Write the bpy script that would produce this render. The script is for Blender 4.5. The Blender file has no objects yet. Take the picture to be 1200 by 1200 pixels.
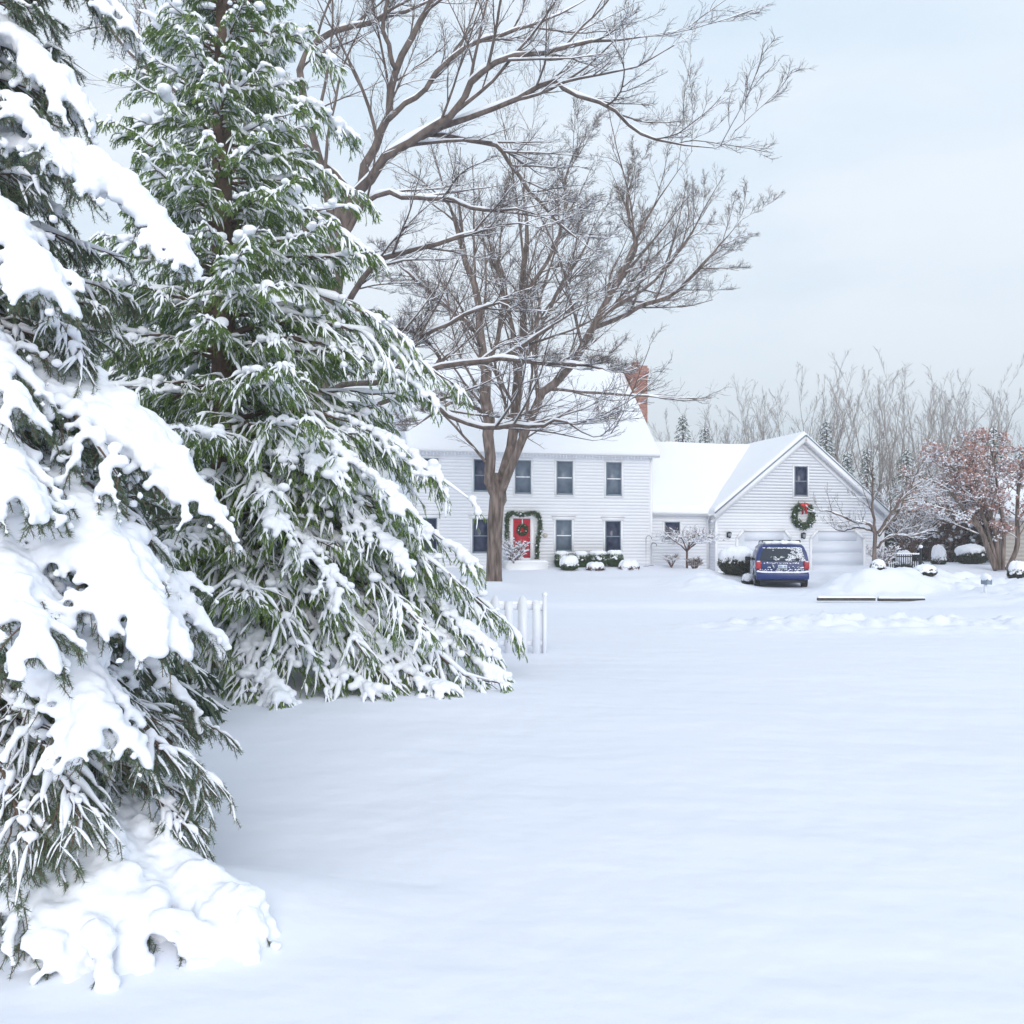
import bpy, bmesh, math, random
import numpy as np
from mathutils import Vector, Matrix
R = math.radians
F, CX, YH, H = 1100.0, 600.0, 640.0, 1.7      # focal length in photo pixels, centre column, horizon row, eye height
scene = bpy.context.scene
COL = scene.collection
rs = np.random.RandomState(7)

# ---------------------------------------------------------------- helpers
def at(px, py, D):
    return np.array([(px - CX) / F * D, D, H + (YH - py) / F * D])

def vnoise(x, y, seed=0):
    xi = np.floor(x).astype(np.int64); yi = np.floor(y).astype(np.int64)
    xf = x - xi; yf = y - yi
    u = xf * xf * (3 - 2 * xf); v = yf * yf * (3 - 2 * yf)
    def h(a, b):
        n = (a * 374761393 + b * 668265263 + seed * 974634777) & 0x7fffffff
        n = ((n ^ (n >> 13)) * 1274126177) & 0x7fffffff
        n = (n ^ (n >> 16)) & 0xffff
        return n / 65535.0
    return (h(xi, yi) * (1 - u) + h(xi + 1, yi) * u) * (1 - v) + (h(xi, yi + 1) * (1 - u) + h(xi + 1, yi + 1) * u) * v

def fbm(x, y, seed=0, o=4):
    s = 0; a = .5
    for i in range(o):
        s = s + a * (vnoise(x * 2 ** i, y * 2 ** i, seed + i) - .5); a *= .5
    return s

def sstep(a, b, x):
    t = np.clip((x - a) / (b - a), 0, 1); return t * t * (3 - 2 * t)

def norm(a): return a / np.maximum(np.linalg.norm(a, axis=-1, keepdims=True), 1e-9)

class MB:
    """collects geometry, then links it as ONE mesh object"""
    def __init__(s): s.V = []; s.n = 0; s.T = []; s.Q = []; s.G = []
    def add(s, v, tris=None, quads=None, ngons=None):
        v = np.asarray(v, float).reshape(-1, 3)
        if tris is not None and len(tris): s.T.append(np.asarray(tris, np.int64).reshape(-1, 3) + s.n)
        if quads is not None and len(quads): s.Q.append(np.asarray(quads, np.int64).reshape(-1, 4) + s.n)
        if ngons is not None:
            for g in ngons: s.G.append([i + s.n for i in g])
        s.V.append(v); s.n += len(v)
    def box(s, a, b):
        x0, y0, z0 = a; x1, y1, z1 = b
        v = [(x0,y0,z0),(x1,y0,z0),(x1,y1,z0),(x0,y1,z0),(x0,y0,z1),(x1,y0,z1),(x1,y1,z1),(x0,y1,z1)]
        s.add(v, quads=[(0,3,2,1),(4,5,6,7),(0,1,5,4),(1,2,6,5),(2,3,7,6),(3,0,4,7)])
    def bar(s, p, q, w, h, up=(0,0,1)):
        p = np.array(p, float); q = np.array(q, float); d = norm(q - p); up = np.array(up, float)
        sd = norm(np.cross(d, up)); u = norm(np.cross(sd, d))
        v = []
        for c in (p, q):
            for (i, j) in ((-1,-1),(1,-1),(1,1),(-1,1)): v.append(c + sd * i * w / 2 + u * j * h / 2)
        s.add(v, quads=[(3,2,1,0),(4,5,6,7),(0,1,5,4),(1,2,6,5),(2,3,7,6),(3,0,4,7)])
    def tubes(s, P, Rr, k=5, cap=True):
        """P (B,n,3), Rr (B,n)"""
        B, n, _ = P.shape
        T = np.gradient(P, axis=1) if n > 2 else np.repeat(P[:, 1:2] - P[:, 0:1], 2, 1)
        T = norm(T)
        m = norm(T.mean(1))
        ref = np.where(np.abs(m[:, 2:3]) > .75, np.array([[1., .2, 0]]), np.array([[0, 0, 1.]]))
        A = norm(np.cross(T, ref[:, None, :])); Bn = np.cross(T, A)
        th = np.arange(k) * 2 * np.pi / k
        ring = P[:, :, None] + Rr[:, :, None, None] * (A[:, :, None] * np.cos(th)[None, None, :, None] + Bn[:, :, None] * np.sin(th)[None, None, :, None])
        v = ring.reshape(-1, 3)
        i = np.arange(k); j = (i + 1) % k
        q = np.stack([i, j, j + k, i + k], 1)[None] + (np.arange(n - 1) * k)[:, None, None]
        q = q.reshape(-1, 4)[None] + (np.arange(B) * n * k)[:, None, None]
        s.add(v, quads=q.reshape(-1, 4))
        if cap:
            if k == 4: s.Q.append((np.arange(k)[::-1][None] + (np.arange(B) * n * k)[:, None]) + s.n - len(v)); s.Q.append((np.arange(k)[None] + (np.arange(B) * n * k + (n - 1) * k)[:, None]) + s.n - len(v))
            elif B < 4000:
                for b in range(B):
                    o = s.n - len(v) + b * n * k
                    s.G.append([o + c for c in range(k)][::-1]); s.G.append([o + (n - 1) * k + c for c in range(k)])
    def tube(s, pts, r, k=8):
        P = np.array(pts, float)[None]; rr = np.ones(P.shape[1]) * r if np.isscalar(r) else np.array(r, float)
        s.tubes(P, rr[None], k)
    def cyl(s, c, axis, r, h, k=24, r2=None):
        c = np.array(c, float); a = norm(np.array(axis, float)); s.tube([c - a * h / 2, c + a * h / 2], [r, r if r2 is None else r2], k)
    def needles(s, A, Bp, K, nl, w, ang=.9, rs=rs):
        """needle triangles round the axes A->Bp"""
        N = len(A)
        if not N: return
        ax = Bp - A; L = np.linalg.norm(ax, axis=1, keepdims=True); axn = ax / np.maximum(L, 1e-6)
        ref = norm(rs.normal(size=(N, 3))); s1 = norm(np.cross(axn, ref)); s2 = np.cross(axn, s1)
        t = rs.rand(N, K); ph = rs.rand(N, K) * 2 * np.pi
        base = A[:, None] + ax[:, None] * t[..., None]
        rad = s1[:, None] * np.cos(ph)[..., None] + s2[:, None] * np.sin(ph)[..., None]
        a = ang + (rs.rand(N, K) - .5) * .5
        d = axn[:, None] * np.cos(a)[..., None] + rad * np.sin(a)[..., None]
        side = norm(np.cross(d, rad + rs.normal(size=(N, K, 3)) * .6))
        ln = nl * (.7 + .6 * rs.rand(N, K))[..., None]
        v = np.stack([base - side * w / 2, base + side * w / 2, base + d * ln], 2).reshape(-1, 3)
        s.add(v, tris=np.arange(len(v)).reshape(-1, 3))
    def blobs(s, C_, rad, sq=None, sub=1, jit=.12):
        bm = bmesh.new(); bmesh.ops.create_icosphere(bm, subdivisions=sub, radius=1)
        bv = np.array([v.co[:] for v in bm.verts]); bf = np.array([[v.index for v in f.verts] for f in bm.faces]); bm.free()
        C_ = np.asarray(C_, float).reshape(-1, 3); N = len(C_)
        rad = np.broadcast_to(np.asarray(rad, float).reshape(-1, 1) if np.ndim(rad) < 2 else rad, (N, 3) if np.ndim(rad) == 2 else (N, 1))
        v = bv[None] * rad[:, None] * (1 + jit * (rs.rand(N, len(bv), 1) - .5) * 2)
        v = v + C_[:, None]
        f = bf[None] + (np.arange(N) * len(bv))[:, None, None]
        s.add(v.reshape(-1, 3), tris=f.reshape(-1, 3))
    def build(s, name, mat, parent=None, smooth=False, loc=None, rotz=0):
        V = np.concatenate(s.V) if s.V else np.zeros((0, 3))
        me = bpy.data.meshes.new(name)
        T = np.concatenate(s.T) if s.T else np.zeros((0, 3), np.int64)
        Q = np.concatenate(s.Q) if s.Q else np.zeros((0, 4), np.int64)
        G = s.G
        gl = np.array([len(g) for g in G], np.int64); gi = np.array([i for g in G for i in g], np.int64)
        loops = np.concatenate([T.ravel(), Q.ravel(), gi])
        lens = np.concatenate([np.full(len(T), 3), np.full(len(Q), 4), gl])
        starts = np.concatenate([[0], np.cumsum(lens)[:-1]]) if len(lens) else lens
        me.vertices.add(len(V)); me.vertices.foreach_set('co', V.astype(np.float32).ravel())
        me.loops.add(len(loops)); me.loops.foreach_set('vertex_index', loops.astype(np.int32))
        me.polygons.add(len(lens)); me.polygons.foreach_set('loop_start', starts.astype(np.int32))
        me.update(calc_edges=True); me.validate()
        if smooth: me.polygons.foreach_set('use_smooth', np.ones(len(me.polygons), bool))
        me.materials.append(mat)
        o = bpy.data.objects.new(name, me); COL.objects.link(o)
        if parent is not None: o.parent = parent
        if loc is not None: o.location = loc
        o.rotation_euler[2] = rotz
        return o

def tag(o, label, cat, group=None):
    o['label'] = label; o['category'] = cat
    if group: o['group'] = group
    return o
def thing(name, label, cat, loc=(0, 0, 0), rotz=0, group=None):
    o = bpy.data.objects.new(name, None); COL.objects.link(o); o.empty_display_size = .3
    o.location = loc; o.rotation_euler[2] = rotz
    return tag(o, label, cat, group)
def copy_tree(o, parent=None):
    c = o.copy(); COL.objects.link(c); c.parent = parent
    for ch in o.children: copy_tree(ch, c)
    return c
def bake(o, voxel=None, smooth_it=6, fac=.5, rough=0, rsize=.06):
    """voxel remesh + smoothing, written back into the object's own mesh"""
    m = o.modifiers.new('r', 'REMESH'); m.mode = 'VOXEL'; m.voxel_size = voxel; m.use_smooth_shade = True
    if smooth_it:
        k = o.modifiers.new('s', 'SMOOTH'); k.iterations = smooth_it; k.factor = fac
    if rough:
        tx = bpy.data.textures.new('grain', 'CLOUDS'); tx.noise_scale = rsize; tx.noise_depth = 3
        d = o.modifiers.new('d', 'DISPLACE'); d.texture = tx; d.strength = rough; d.mid_level = .5; d.texture_coords = 'LOCAL'
    dg = bpy.context.evaluated_depsgraph_get()
    me = bpy.data.meshes.new_from_object(o.evaluated_get(dg)); o.modifiers.clear()
    mats = list(o.data.materials); o.data = me
    if not me.materials:
        for q in mats: me.materials.append(q)
    me.polygons.foreach_set('use_smooth', np.ones(len(me.polygons), bool))

# ---------------------------------------------------------------- materials
def mat(name, base, rough=.8, noise=None, bump=None, spec=.3, metal=0, sub=0, coords='Object', stretch=None):
    """noise=(other colour, scale, contrast) ; bump=(scale, strength, distance)"""
    m = bpy.data.materials.new(name); m.use_nodes = True; nt = m.node_tree
    b = nt.nodes['Principled BSDF']; b.inputs['Roughness'].default_value = rough
    b.inputs['Base Color'].default_value = (*base, 1); b.inputs['Metallic'].default_value = metal
    b.inputs['Specular IOR Level'].default_value = spec
    if sub: b.inputs['Subsurface Weight'].default_value = sub; b.inputs['Subsurface Radius'].default_value = (.03, .04, .05); b.inputs['Subsurface Scale'].default_value = 1
    tc = nt.nodes.new('ShaderNodeTexCoord')
    if stretch:
        mp = nt.nodes.new('ShaderNodeMapping'); mp.inputs['Scale'].default_value = stretch; nt.links.new(tc.outputs[coords], mp.inputs[0]); src = mp.outputs[0]
    else: src = tc.outputs[coords]
    if noise:
        nz = nt.nodes.new('ShaderNodeTexNoise'); nz.inputs['Scale'].default_value = noise[1]; nz.inputs['Detail'].default_value = 5
        nt.links.new(src, nz.inputs['Vector'])
        rp = nt.nodes.new('ShaderNodeValToRGB'); c = noise[2]
        rp.color_ramp.elements[0].position = .5 - c; rp.color_ramp.elements[1].position = .5 + c
        rp.color_ramp.elements[0].color = (*base, 1); rp.color_ramp.elements[1].color = (*noise[0], 1)
        nt.links.new(nz.outputs[0], rp.inputs[0]); nt.links.new(rp.outputs[0], b.inputs['Base Color'])
    if bump:
        n2 = nt.nodes.new('ShaderNodeTexNoise'); n2.inputs['Scale'].default_value = bump[0]; n2.inputs['Detail'].default_value = 6
        nt.links.new(src, n2.inputs['Vector'])
        bp = nt.nodes.new('ShaderNodeBump'); bp.inputs['Strength'].default_value = bump[1]; bp.inputs['Distance'].default_value = bump[2]
        nt.links.new(n2.outputs[0], bp.inputs['Height']); nt.links.new(bp.outputs[0], b.inputs['Normal'])
    return m
M = dict(
    snow=mat('snow', (.86, .88, .935), .75, ((.83, .86, .93), .35, .3), (22, .35, .015), .15),
    gsnow=mat('ground_snow', (.80, .83, .905), .8, ((.77, .80, .90), .12, .25), (3, .22, .06), .12),
    rsnow=mat('roof_snow', (.85, .875, .93), .8, None, (2.5, .2, .05), .12),
    norway=mat('norway_needles', (.09, .165, .05), .7, ((.21, .31, .075), 2.2, .2)),
    blue=mat('blue_spruce_needles', (.085, .135, .09), .7, ((.15, .20, .12), 3.0, .2)),
    faconifer=mat('far_conifer', (.05, .085, .06), .8, ((.09, .12, .08), 1.0, .2)),
    sbark=mat('spruce_bark', (.09, .06, .045), .9, ((.15, .11, .09), 12, .2), (30, .6, .02)),
    twigbark=mat('twig_bark', (.13, .09, .07), .9),
    bark=mat('maple_bark', (.25, .195, .175), .9, ((.075, .055, .045), 9, .16), (14, 1.0, .08), stretch=(1, 1, .16)),
    greybark=mat('grey_bark', (.20, .16, .145), .9, ((.09, .07, .065), 10, .2), (18, .8, .04), stretch=(1, 1, .4)),
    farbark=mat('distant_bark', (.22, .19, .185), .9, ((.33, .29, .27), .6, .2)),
    siding=mat('white_siding', (.86, .87, .90), .6, ((.81, .83, .88), 1.3, .3)),
    trim=mat('white_trim', (.85, .86, .89), .5),
    greytrim=mat('grey_blue_trim', (.20, .25, .31), .5),
    garagedoor=mat('garage_door', (.72, .76, .84), .5),
    glass=mat('dark_glass', (.012, .018, .05), .16, ((.05, .06, .11), 2.5, .15), spec=.5),
    blind=mat('blind_glass', (.16, .20, .25), .25, ((.09, .12, .17), 3.0, .2), spec=.5),
    red=mat('red_paint', (.52, .028, .05), .45),
    redbow=mat('red_ribbon', (.6, .03, .035), .6),
    brass=mat('brass', (.5, .35, .12), .3, metal=1),
    black=mat('black_metal', (.02, .022, .028), .5),
    lampglass=mat('lamp_glass', (.35, .38, .42), .15),
    evergreen=mat('evergreen', (.035, .07, .035), .7, ((.08, .12, .05), 8, .2)),
    darkleaf=mat('dark_shrub', (.035, .05, .035), .8, ((.08, .07, .05), 6, .2)),
    brown=mat('brown_twigs', (.15, .09, .075), .9),
    russet=mat('russet_leaves', (.45, .22, .18), .8, ((.34, .23, .21), 1.5, .2)),
    timber=mat('old_timber', (.10, .085, .07), .9, ((.06, .055, .05), 6, .2)),
    picket=mat('white_picket', (.78, .81, .88), .55, ((.72, .76, .84), 3, .3)),
    beige=mat('beige_siding', (.50, .46, .42), .7),
    paint=mat('van_paint', (.005, .021, .13), .3, ((.012, .032, .14), 4, .2), spec=.4),
    vanglass=mat('van_glass', (.02, .028, .045), .08, spec=.5),
    plastic=mat('dark_plastic', (.025, .027, .035), .6),
    rubber=mat('tyre_rubber', (.018, .018, .02), .85),
    rim=mat('alloy', (.45, .47, .5), .35, metal=.8),
    tail=mat('tail_light', (.36, .022, .035), .3, spec=.4),
    plate=mat('licence_plate', (.6, .66, .72), .4),
    platetext=mat('plate_text', (.12, .2, .4), .5),
    brick=mat('brick', (.3, .1, .07), .85),
)
def brickmat():
    m = M['brick']; nt = m.node_tree; b = nt.nodes['Principled BSDF']
    tc = nt.nodes.new('ShaderNodeTexCoord'); mp = nt.nodes.new('ShaderNodeMapping'); mp.inputs['Rotation'].default_value = (R(90), 0, 0)
    br = nt.nodes.new('ShaderNodeTexBrick'); br.inputs['Scale'].default_value = 1
    br.inputs['Brick Width'].default_value = .22; br.inputs['Row Height'].default_value = .08; br.inputs['Mortar Size'].default_value = .012
    br.inputs['Color1'].default_value = (.30, .085, .06, 1); br.inputs['Color2'].default_value = (.42, .16, .11, 1); br.inputs['Mortar'].default_value = (.45, .36, .33, 1)
    cx = nt.nodes.new('ShaderNodeSeparateXYZ'); cb = nt.nodes.new('ShaderNodeCombineXYZ'); ad = nt.nodes.new('ShaderNodeMath')
    nt.links.new(tc.outputs['Object'], cx.inputs[0]); nt.links.new(cx.outputs[0], ad.inputs[0]); nt.links.new(cx.outputs[1], ad.inputs[1])
    nt.links.new(ad.outputs[0], cb.inputs[0]); nt.links.new(cx.outputs[2], cb.inputs[1])
    nt.links.new(cb.outputs[0], br.inputs['Vector']); nt.links.new(br.outputs[0], b.inputs['Base Color'])
brickmat()

# ---------------------------------------------------------------- house frame
HX, HD, HA = 6.67, 45.0, R(14)
cu, su = math.cos(HA), math.sin(HA)
def hs(px, t=0):
    k = (px - CX) / F
    return (k * (HD + cu * t) - HX + su * t) / (cu - su * k)
def hz(py, s, t=0): return H + (YH - py) / F * (HD + su * s + cu * t)
def hw(s, t, z=0): return np.array([HX + cu * s - su * t, HD + su * s + cu * t, z])
def hl(x, y):
    dx, dy = x - HX, y - HD
    return dx * cu + dy * su, -dx * su + dy * cu

# ---------------------------------------------------------------- ground
def blob(x, y, cx, cy, rx, ry, h, p=1.0):
    d = ((x - cx) / rx) ** 2 + ((y - cy) / ry) ** 2
    return h * np.exp(-d ** p)
def ground_z(x, y):
    x = np.asarray(x, float); y = np.asarray(y, float)
    t = np.clip((y - 29) / 15, 0, 1)
    z = .8 * t ** 2
    # driveway: ploughed strip leading to both garage doors
    c = 10.2 + (y - 35.5) * .2
    w = 1.9 + 3.4 * sstep(40.5, 44, y)
    cc = c + 2.1 * sstep(40.5, 44, y)
    inn = 1 - sstep(w, w + .8, np.abs(x - cc))
    zd = .4 * np.clip((y - 33) / 13, 0, 1.0)
    inn = inn * sstep(26, 30, y) * (1 - sstep(46.5, 48, y))
    z = z * (1 - inn) + (zd - .0) * inn
    # piles beside the drive
    n = fbm(x * .9, y * .9, 5)
    z = z + blob(x, y, 13.0, 33.0, 1.9, 1.3, .74 + .35 * 0, 1.5) + blob(x, y, 11.9, 32.0, 1.1, 1.0, .18)
    z = z + blob(x, y, 15.6, 34.0, 1.5, 1.0, .36, 1.4)
    z = z + blob(x, y, 7.4, 35.5, 1.4, 2.2, .36, 1.3) + blob(x, y, 5.6, 37.5, 2.6, 1.6, .18)
    z = z + blob(x, y, 9.3, 41.5, 1.2, 1.6, .25, 1.3)
    z = z + blob(x, y, 19.5, 29.5, 3.5, 2.5, .45, 1.2) + blob(x, y, 17.2, 37.0, 2.2, 2.0, .22)
    z = z + blob(x, y, 15.0, 24.0, 3.2, 1.6, .22)
    z = z + (blob(x, y, 12.6, 32.4, 3.4, 1.7, 1.0, 2) + blob(x, y, 7.3, 34.5, 1.8, 2.6, .8, 2)) * (.55 * np.abs(fbm(x * 1.3, y * 1.3, 41)) + .12 * fbm(x * 4, y * 4, 43))
    # ploughed ridge along the near road edge, lumpy
    r = np.exp(-((y - 19.0 - .06 * x - .5 * np.sin(x * .35)) / 1.3) ** 2) * sstep(2.0, 6.5, x)
    z = z + r * (.14 + .55 * np.abs(fbm(x * 1.7, y * 1.7, 11)) + .28 * fbm(x * 4.5, y * 4.5, 13))
    r2 = np.exp(-((y - 27.6) / 1.0) ** 2) * sstep(-6, 0, x) * (1 - sstep(7.5, 9.5, x) * (1 - sstep(11, 13, x)))
    z = z + r2 * .10
    r3 = sstep(12.5, 17, x) * sstep(18, 22, y) * (1 - sstep(34, 40, y))
    z = z + r3 * (.10 + 1.1 * np.abs(fbm(x * .9, y * .9, 21)) + .3 * fbm(x * 3.2, y * 3.2, 23))
    # road very slightly sunken
    z = z - .06 * sstep(19.8, 21, y) * (1 - sstep(26, 27, y))
    # drifts
    z = z + .10 * fbm(x * .22, y * .22, 31) * sstep(2, 8, y) + .03 * fbm(x * .7, y * .9 , 33) * (1 - .5 * sstep(20, 30, y))
    z = z + .016 * fbm(x * 3.5, y * 3.5, 35) + .022 * fbm((x + y * .5) * .7, y * 2.6, 37)
    # snow heaped round the trees and along the fence
    z = z + blob(x, y, -3.8, 11.3, 3.6, 2.4, .10, 1.5) + blob(x, y, -1.6, 4.4, .75, .5, .13, 1.4)
    z = z + blob(x, y, -.68, 35.8, 1.8, 1.3, .10) + blob(x, y, -.68, 35.7, .75, .6, .10) + blob(x, y, -1.2, 14.9, 2.6, .7, .07)
    z = z + sstep(60, 110, y) * .6
    return z
def gz(x, y): return float(ground_z(np.array([x]), np.array([y]))[0])
def on(px, D, dz=0):
    x = (px - CX) / F * D; return (x, D, gz(x, D) + dz)

rows = np.concatenate([np.linspace(-12, 2, 20)[:-1], 2 * (60 / 2) ** np.linspace(0, 1, 620), np.geomspace(61, 900, 60)])
cols = 520
uu = np.linspace(-1, 1, cols); uu = .65 * uu + .35 * uu ** 3
W = np.maximum(14, np.abs(rows) * 1.15 + 6)
gx = W[:, None] * uu[None]; gy = np.repeat(rows[:, None], cols, 1)
gzv = ground_z(gx, gy)
g = MB(); i = np.arange(len(rows) - 1)[:, None] * cols + np.arange(cols - 1)[None]
g.add(np.stack([gx, gy, gzv], -1), quads=np.stack([i, i + 1, i + cols + 1, i + cols], -1).reshape(-1, 4))
go = g.build('snow_ground', M['gsnow'], smooth=True); go['kind'] = 'structure'

# ---------------------------------------------------------------- generic snow sheet on a quad patch
def snow_sheet(mb, A, B, C_, D_, th=.25, nu=60, nv=40, edge=.18, seed=0, under=True, edges=(1, 1, 1, 1)):
    A, B, C_, D_ = [np.array(p, float) for p in (A, B, C_, D_)]
    Lu = np.linalg.norm(B - A); Lv = np.linalg.norm(D_ - A)
    def sp(n, L):
        e = edge / L; a = np.linspace(0, 1, n); b = np.concatenate([e * np.array([0, .03, .12, .3, .6]), 1 - e * np.array([.6, .3, .12, .03, 0])])
        return np.unique(np.concatenate([a[(a > e) & (a < 1 - e)], b]))
    U = sp(nu, Lu); V = sp(nv, Lv); u, v = np.meshgrid(U, V)
    P = (A * (1 - u[..., None]) + B * u[..., None]) * (1 - v[..., None]) + (D_ * (1 - u[..., None]) + C_ * u[..., None]) * v[..., None]
    big = 9.
    e = np.minimum(np.minimum(v * Lv if edges[0] else big, (1 - u) * Lu if edges[1] else big), np.minimum((1 - v) * Lv if edges[2] else big, u * Lu if edges[3] else big))
    q = np.clip(e / edge, 0, 1); h = th * np.sqrt(1 - (1 - q) ** 2)
    h = h * (1 + .5 * fbm(u * Lu * .6 + seed, v * Lv * .6, 3 + seed)) + .03 * q * fbm(u * Lu * 2.5, v * Lv * 2.5, 8 + seed)
    top = P + h[..., None] * np.array([0, 0, 1.]) + .004 * np.array([0, 0, 1.])
    nv_, nu_ = u.shape; i = np.arange(nv_ - 1)[:, None] * nu_ + np.arange(nu_ - 1)[None]
    q_ = np.stack([i, i + 1, i + nu_ + 1, i + nu_], -1).reshape(-1, 4)
    mb.add(top, quads=q_)

def slab(mb, A, B, C_, D_, th):
    """roof board: quad patch with thickness th downwards"""
    a = [np.array(p, float) for p in (A, B, C_, D_)]; b = [p - np.array([0, 0, th]) for p in a]
    mb.add(a + b, quads=[(0,1,2,3),(7,6,5,4),(0,4,5,1),(1,5,6,2),(2,6,7,3),(3,7,4,0)])

# ---------------------------------------------------------------- the house (local axes: x = s along the front, y = t back, z up)
house = thing('house', 'two-storey white clapboard house with red front door, brick chimney and attached two-car garage', 'house', (HX, HD, 0), HA)
def siding(mb, s0f, s1f, z0, z1, t, face=-1, step=.155, axis='s'):
    """lapped boards; s0f/s1f give the extent at a height; face -1 looks towards -t"""
    z = z0
    while z < z1 - .01:
        zz = min(z + step, z1)
        a0, b0, a1, b1 = s0f(z), s1f(z), s0f(zz), s1f(zz); o = .0055
        if b0 - a0 < .02: break
        def P(s, off, zv): return (s, t + face * off, zv) if axis == 's' else (t + face * off, s, zv)
        mb.add([P(a0, o, z), P(b0, o, z), P(b1, 0.002, zz), P(a1, 0.002, zz), P(a0, 0.002, z), P(b0, 0.002, z)], quads=[(0,1,2,3),(4,5,1,0)])
        z = zz
cst = lambda v: (lambda z: v)
SL = hs(484)                       # left end of the main block
G0, G1 = hs(838, -.1), hs(1035, -.1); GM = (G0 + G1) / 2
zE, zR, tR = 6.08, 10.5, 4.6       # eave, ridge, ridge depth (main)
zg, zGr = 3.33, 7.05               # garage eave / ridge
zb = .35
w = MB(); siding(w, cst(SL), cst(0), zb, zE, 0); w.build('wall', M['siding'], house)
w = MB(); siding(w, cst(0), cst(9.2), zb, zE, SL, -1, axis='t')
siding(w, lambda z: (z - zE) / (zR - zE) * tR, lambda z: 9.2 - (z - zE) / (zR - zE) * tR, zE, zR - .1, SL, -1, axis='t'); w.build('wall', M['siding'], house)
w = MB(); siding(w, cst(0), cst(9.2), zb, zE, 0, 1, axis='t')
siding(w, lambda z: (z - zE) / (zR - zE) * tR, lambda z: 9.2 - (z - zE) / (zR - zE) * tR, zE, zR - .1, 0, 1, axis='t'); w.build('wall', M['siding'], house)
w = MB(); siding(w, cst(SL), cst(0), zb, zE, 9.2, 1); w.build('wall', M['siding'], house)
TC = .55                           # connector set back
w = MB(); siding(w, cst(.03), cst(G0), zb - .1, zg, TC); w.build('wall', M['siding'], house)
gl_ = lambda z: G0 + max(0, (z - zg) / (zGr - zg)) * (GM - G0)
gr_ = lambda z: G1 - max(0, (z - zg) / (zGr - zg)) * (G1 - GM)
w = MB(); siding(w, gl_, gr_, zb - .15, zGr - .05, -.1); w.build('wall', M['siding'], house)
w = MB(); siding(w, cst(-.1), cst(8.8), zb - .15, zg, G1, 1, axis='t'); w.build('wall', M['siding'], house); w = MB(); siding(w, cst(-.1), cst(TC), zb - .15, zg, G0, -1, axis='t'); w.build('wall', M['siding'], house)
# corner boards and fascia
for s_, t_, z_ in ((SL, 0, zE), (0, 0, zE)): w = MB(); w.box((s_ - .07, t_ - .045, zb), (s_ + .05, t_ + .1, z_ - .02)); w.build('corner_board', M['trim'], house)
w = MB(); w.box((G0 - .02, -.15, zb - .15), (G0 + .12, -.095, zg)); w.build('corner_board', M['trim'], house)
w = MB(); w.box((G1 - .1, -.15, zb - .15), (G1 + .04, .05, zg)); w.build('corner_board', M['trim'], house)
w = MB()
w.box((SL - .3, -.36, zE - .16), (.3, -.28, zE + .03)); w.box((SL - .28, -.28, zE - .16), (.28, .0, zE - .12))
w.box((-.0 + .05, TC - .33, zg - .14), (G0 - .12, TC - .26, zg + .04))
w.build('fascia', M['trim'], house)
# dentil row / short icicles under the main eave
w = MB(); n = int((-SL + .5) / .16)
for k in range(n):
    s_ = SL - .25 + k * .16 + .03 * rs.rand(); L_ = .08 + .14 * rs.rand()
    w = MB(); w.tube([(s_, -.33, zE - .155), (s_, -.33, zE - .16 - L_)], [.03, .006], 5); w.build('icicle', M['snow'], house)
w = MB(); w.tube([(G0 - .1, TC - .3, zg - .1), (G0 - .1, TC - .05, zg - .35), (G0 - .1, TC - .05, zb)], .035, 8); w.build('downspout', M['trim'], house)
# roofs
def roof(A, B, C_, D_, th=.25, seed=0, edges=(1, 1, 1, 1), nu=70, nv=40):
    r_ = MB(); slab(r_, A, B, C_, D_, .12); ro = r_.build('roof', M['greytrim'] if 0 else M['trim'], house)
    q = MB(); snow_sheet(q, A, B, C_, D_, th, nu, nv, seed=seed, edges=edges); q.build('snow_cover', M['rsnow'], ro, smooth=True)
ov = .38; k_ = (zR - zE) / tR
roof((SL - .3, -ov, zE - .02), (.3, -ov, zE - .02), (.3, tR, zR + .35), (SL - .3, tR, zR + .35), .26, 1, (1, 1, 0, 1))
roof((.3, 9.2 + ov, zE - .02), (SL - .3, 9.2 + ov, zE - .02), (SL - .3, tR, zR + .35), (.3, tR, zR + .35), .26, 2, (1, 1, 0, 1), 30, 20)
gs = (zGr - zg) / (GM - G0); o2 = .22
roof((G0 - o2, 9, zg - gs * o2 + .12), (G0 - o2, -.5, zg - gs * o2 + .12), (GM, -.5, zGr + .12), (GM, 9, zGr + .12), .22, 3, (1, 1, 0, 1))
roof((G1 + o2, -.5, zg - gs * o2 + .12), (G1 + o2, 9, zg - gs * o2 + .12), (GM, 9, zGr + .12), (GM, -.5, zGr + .12), .22, 4, (1, 1, 0, 1))
roof((.03, TC - .35, zg + .02), (GM + .6, TC - .35, zg + .02), (GM + .6, 4.9, zGr + .02), (.03, 4.9, zGr + .02), .22, 5, (1, 0, 0, 0))
roof((GM + .6, 9.4, zg + .02), (.35, 9.4, zg + .02), (.35, 4.9, zGr + .02), (GM + .6, 4.9, zGr + .02), .22, 6, (1, 0, 0, 0), 20, 20)
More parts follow.
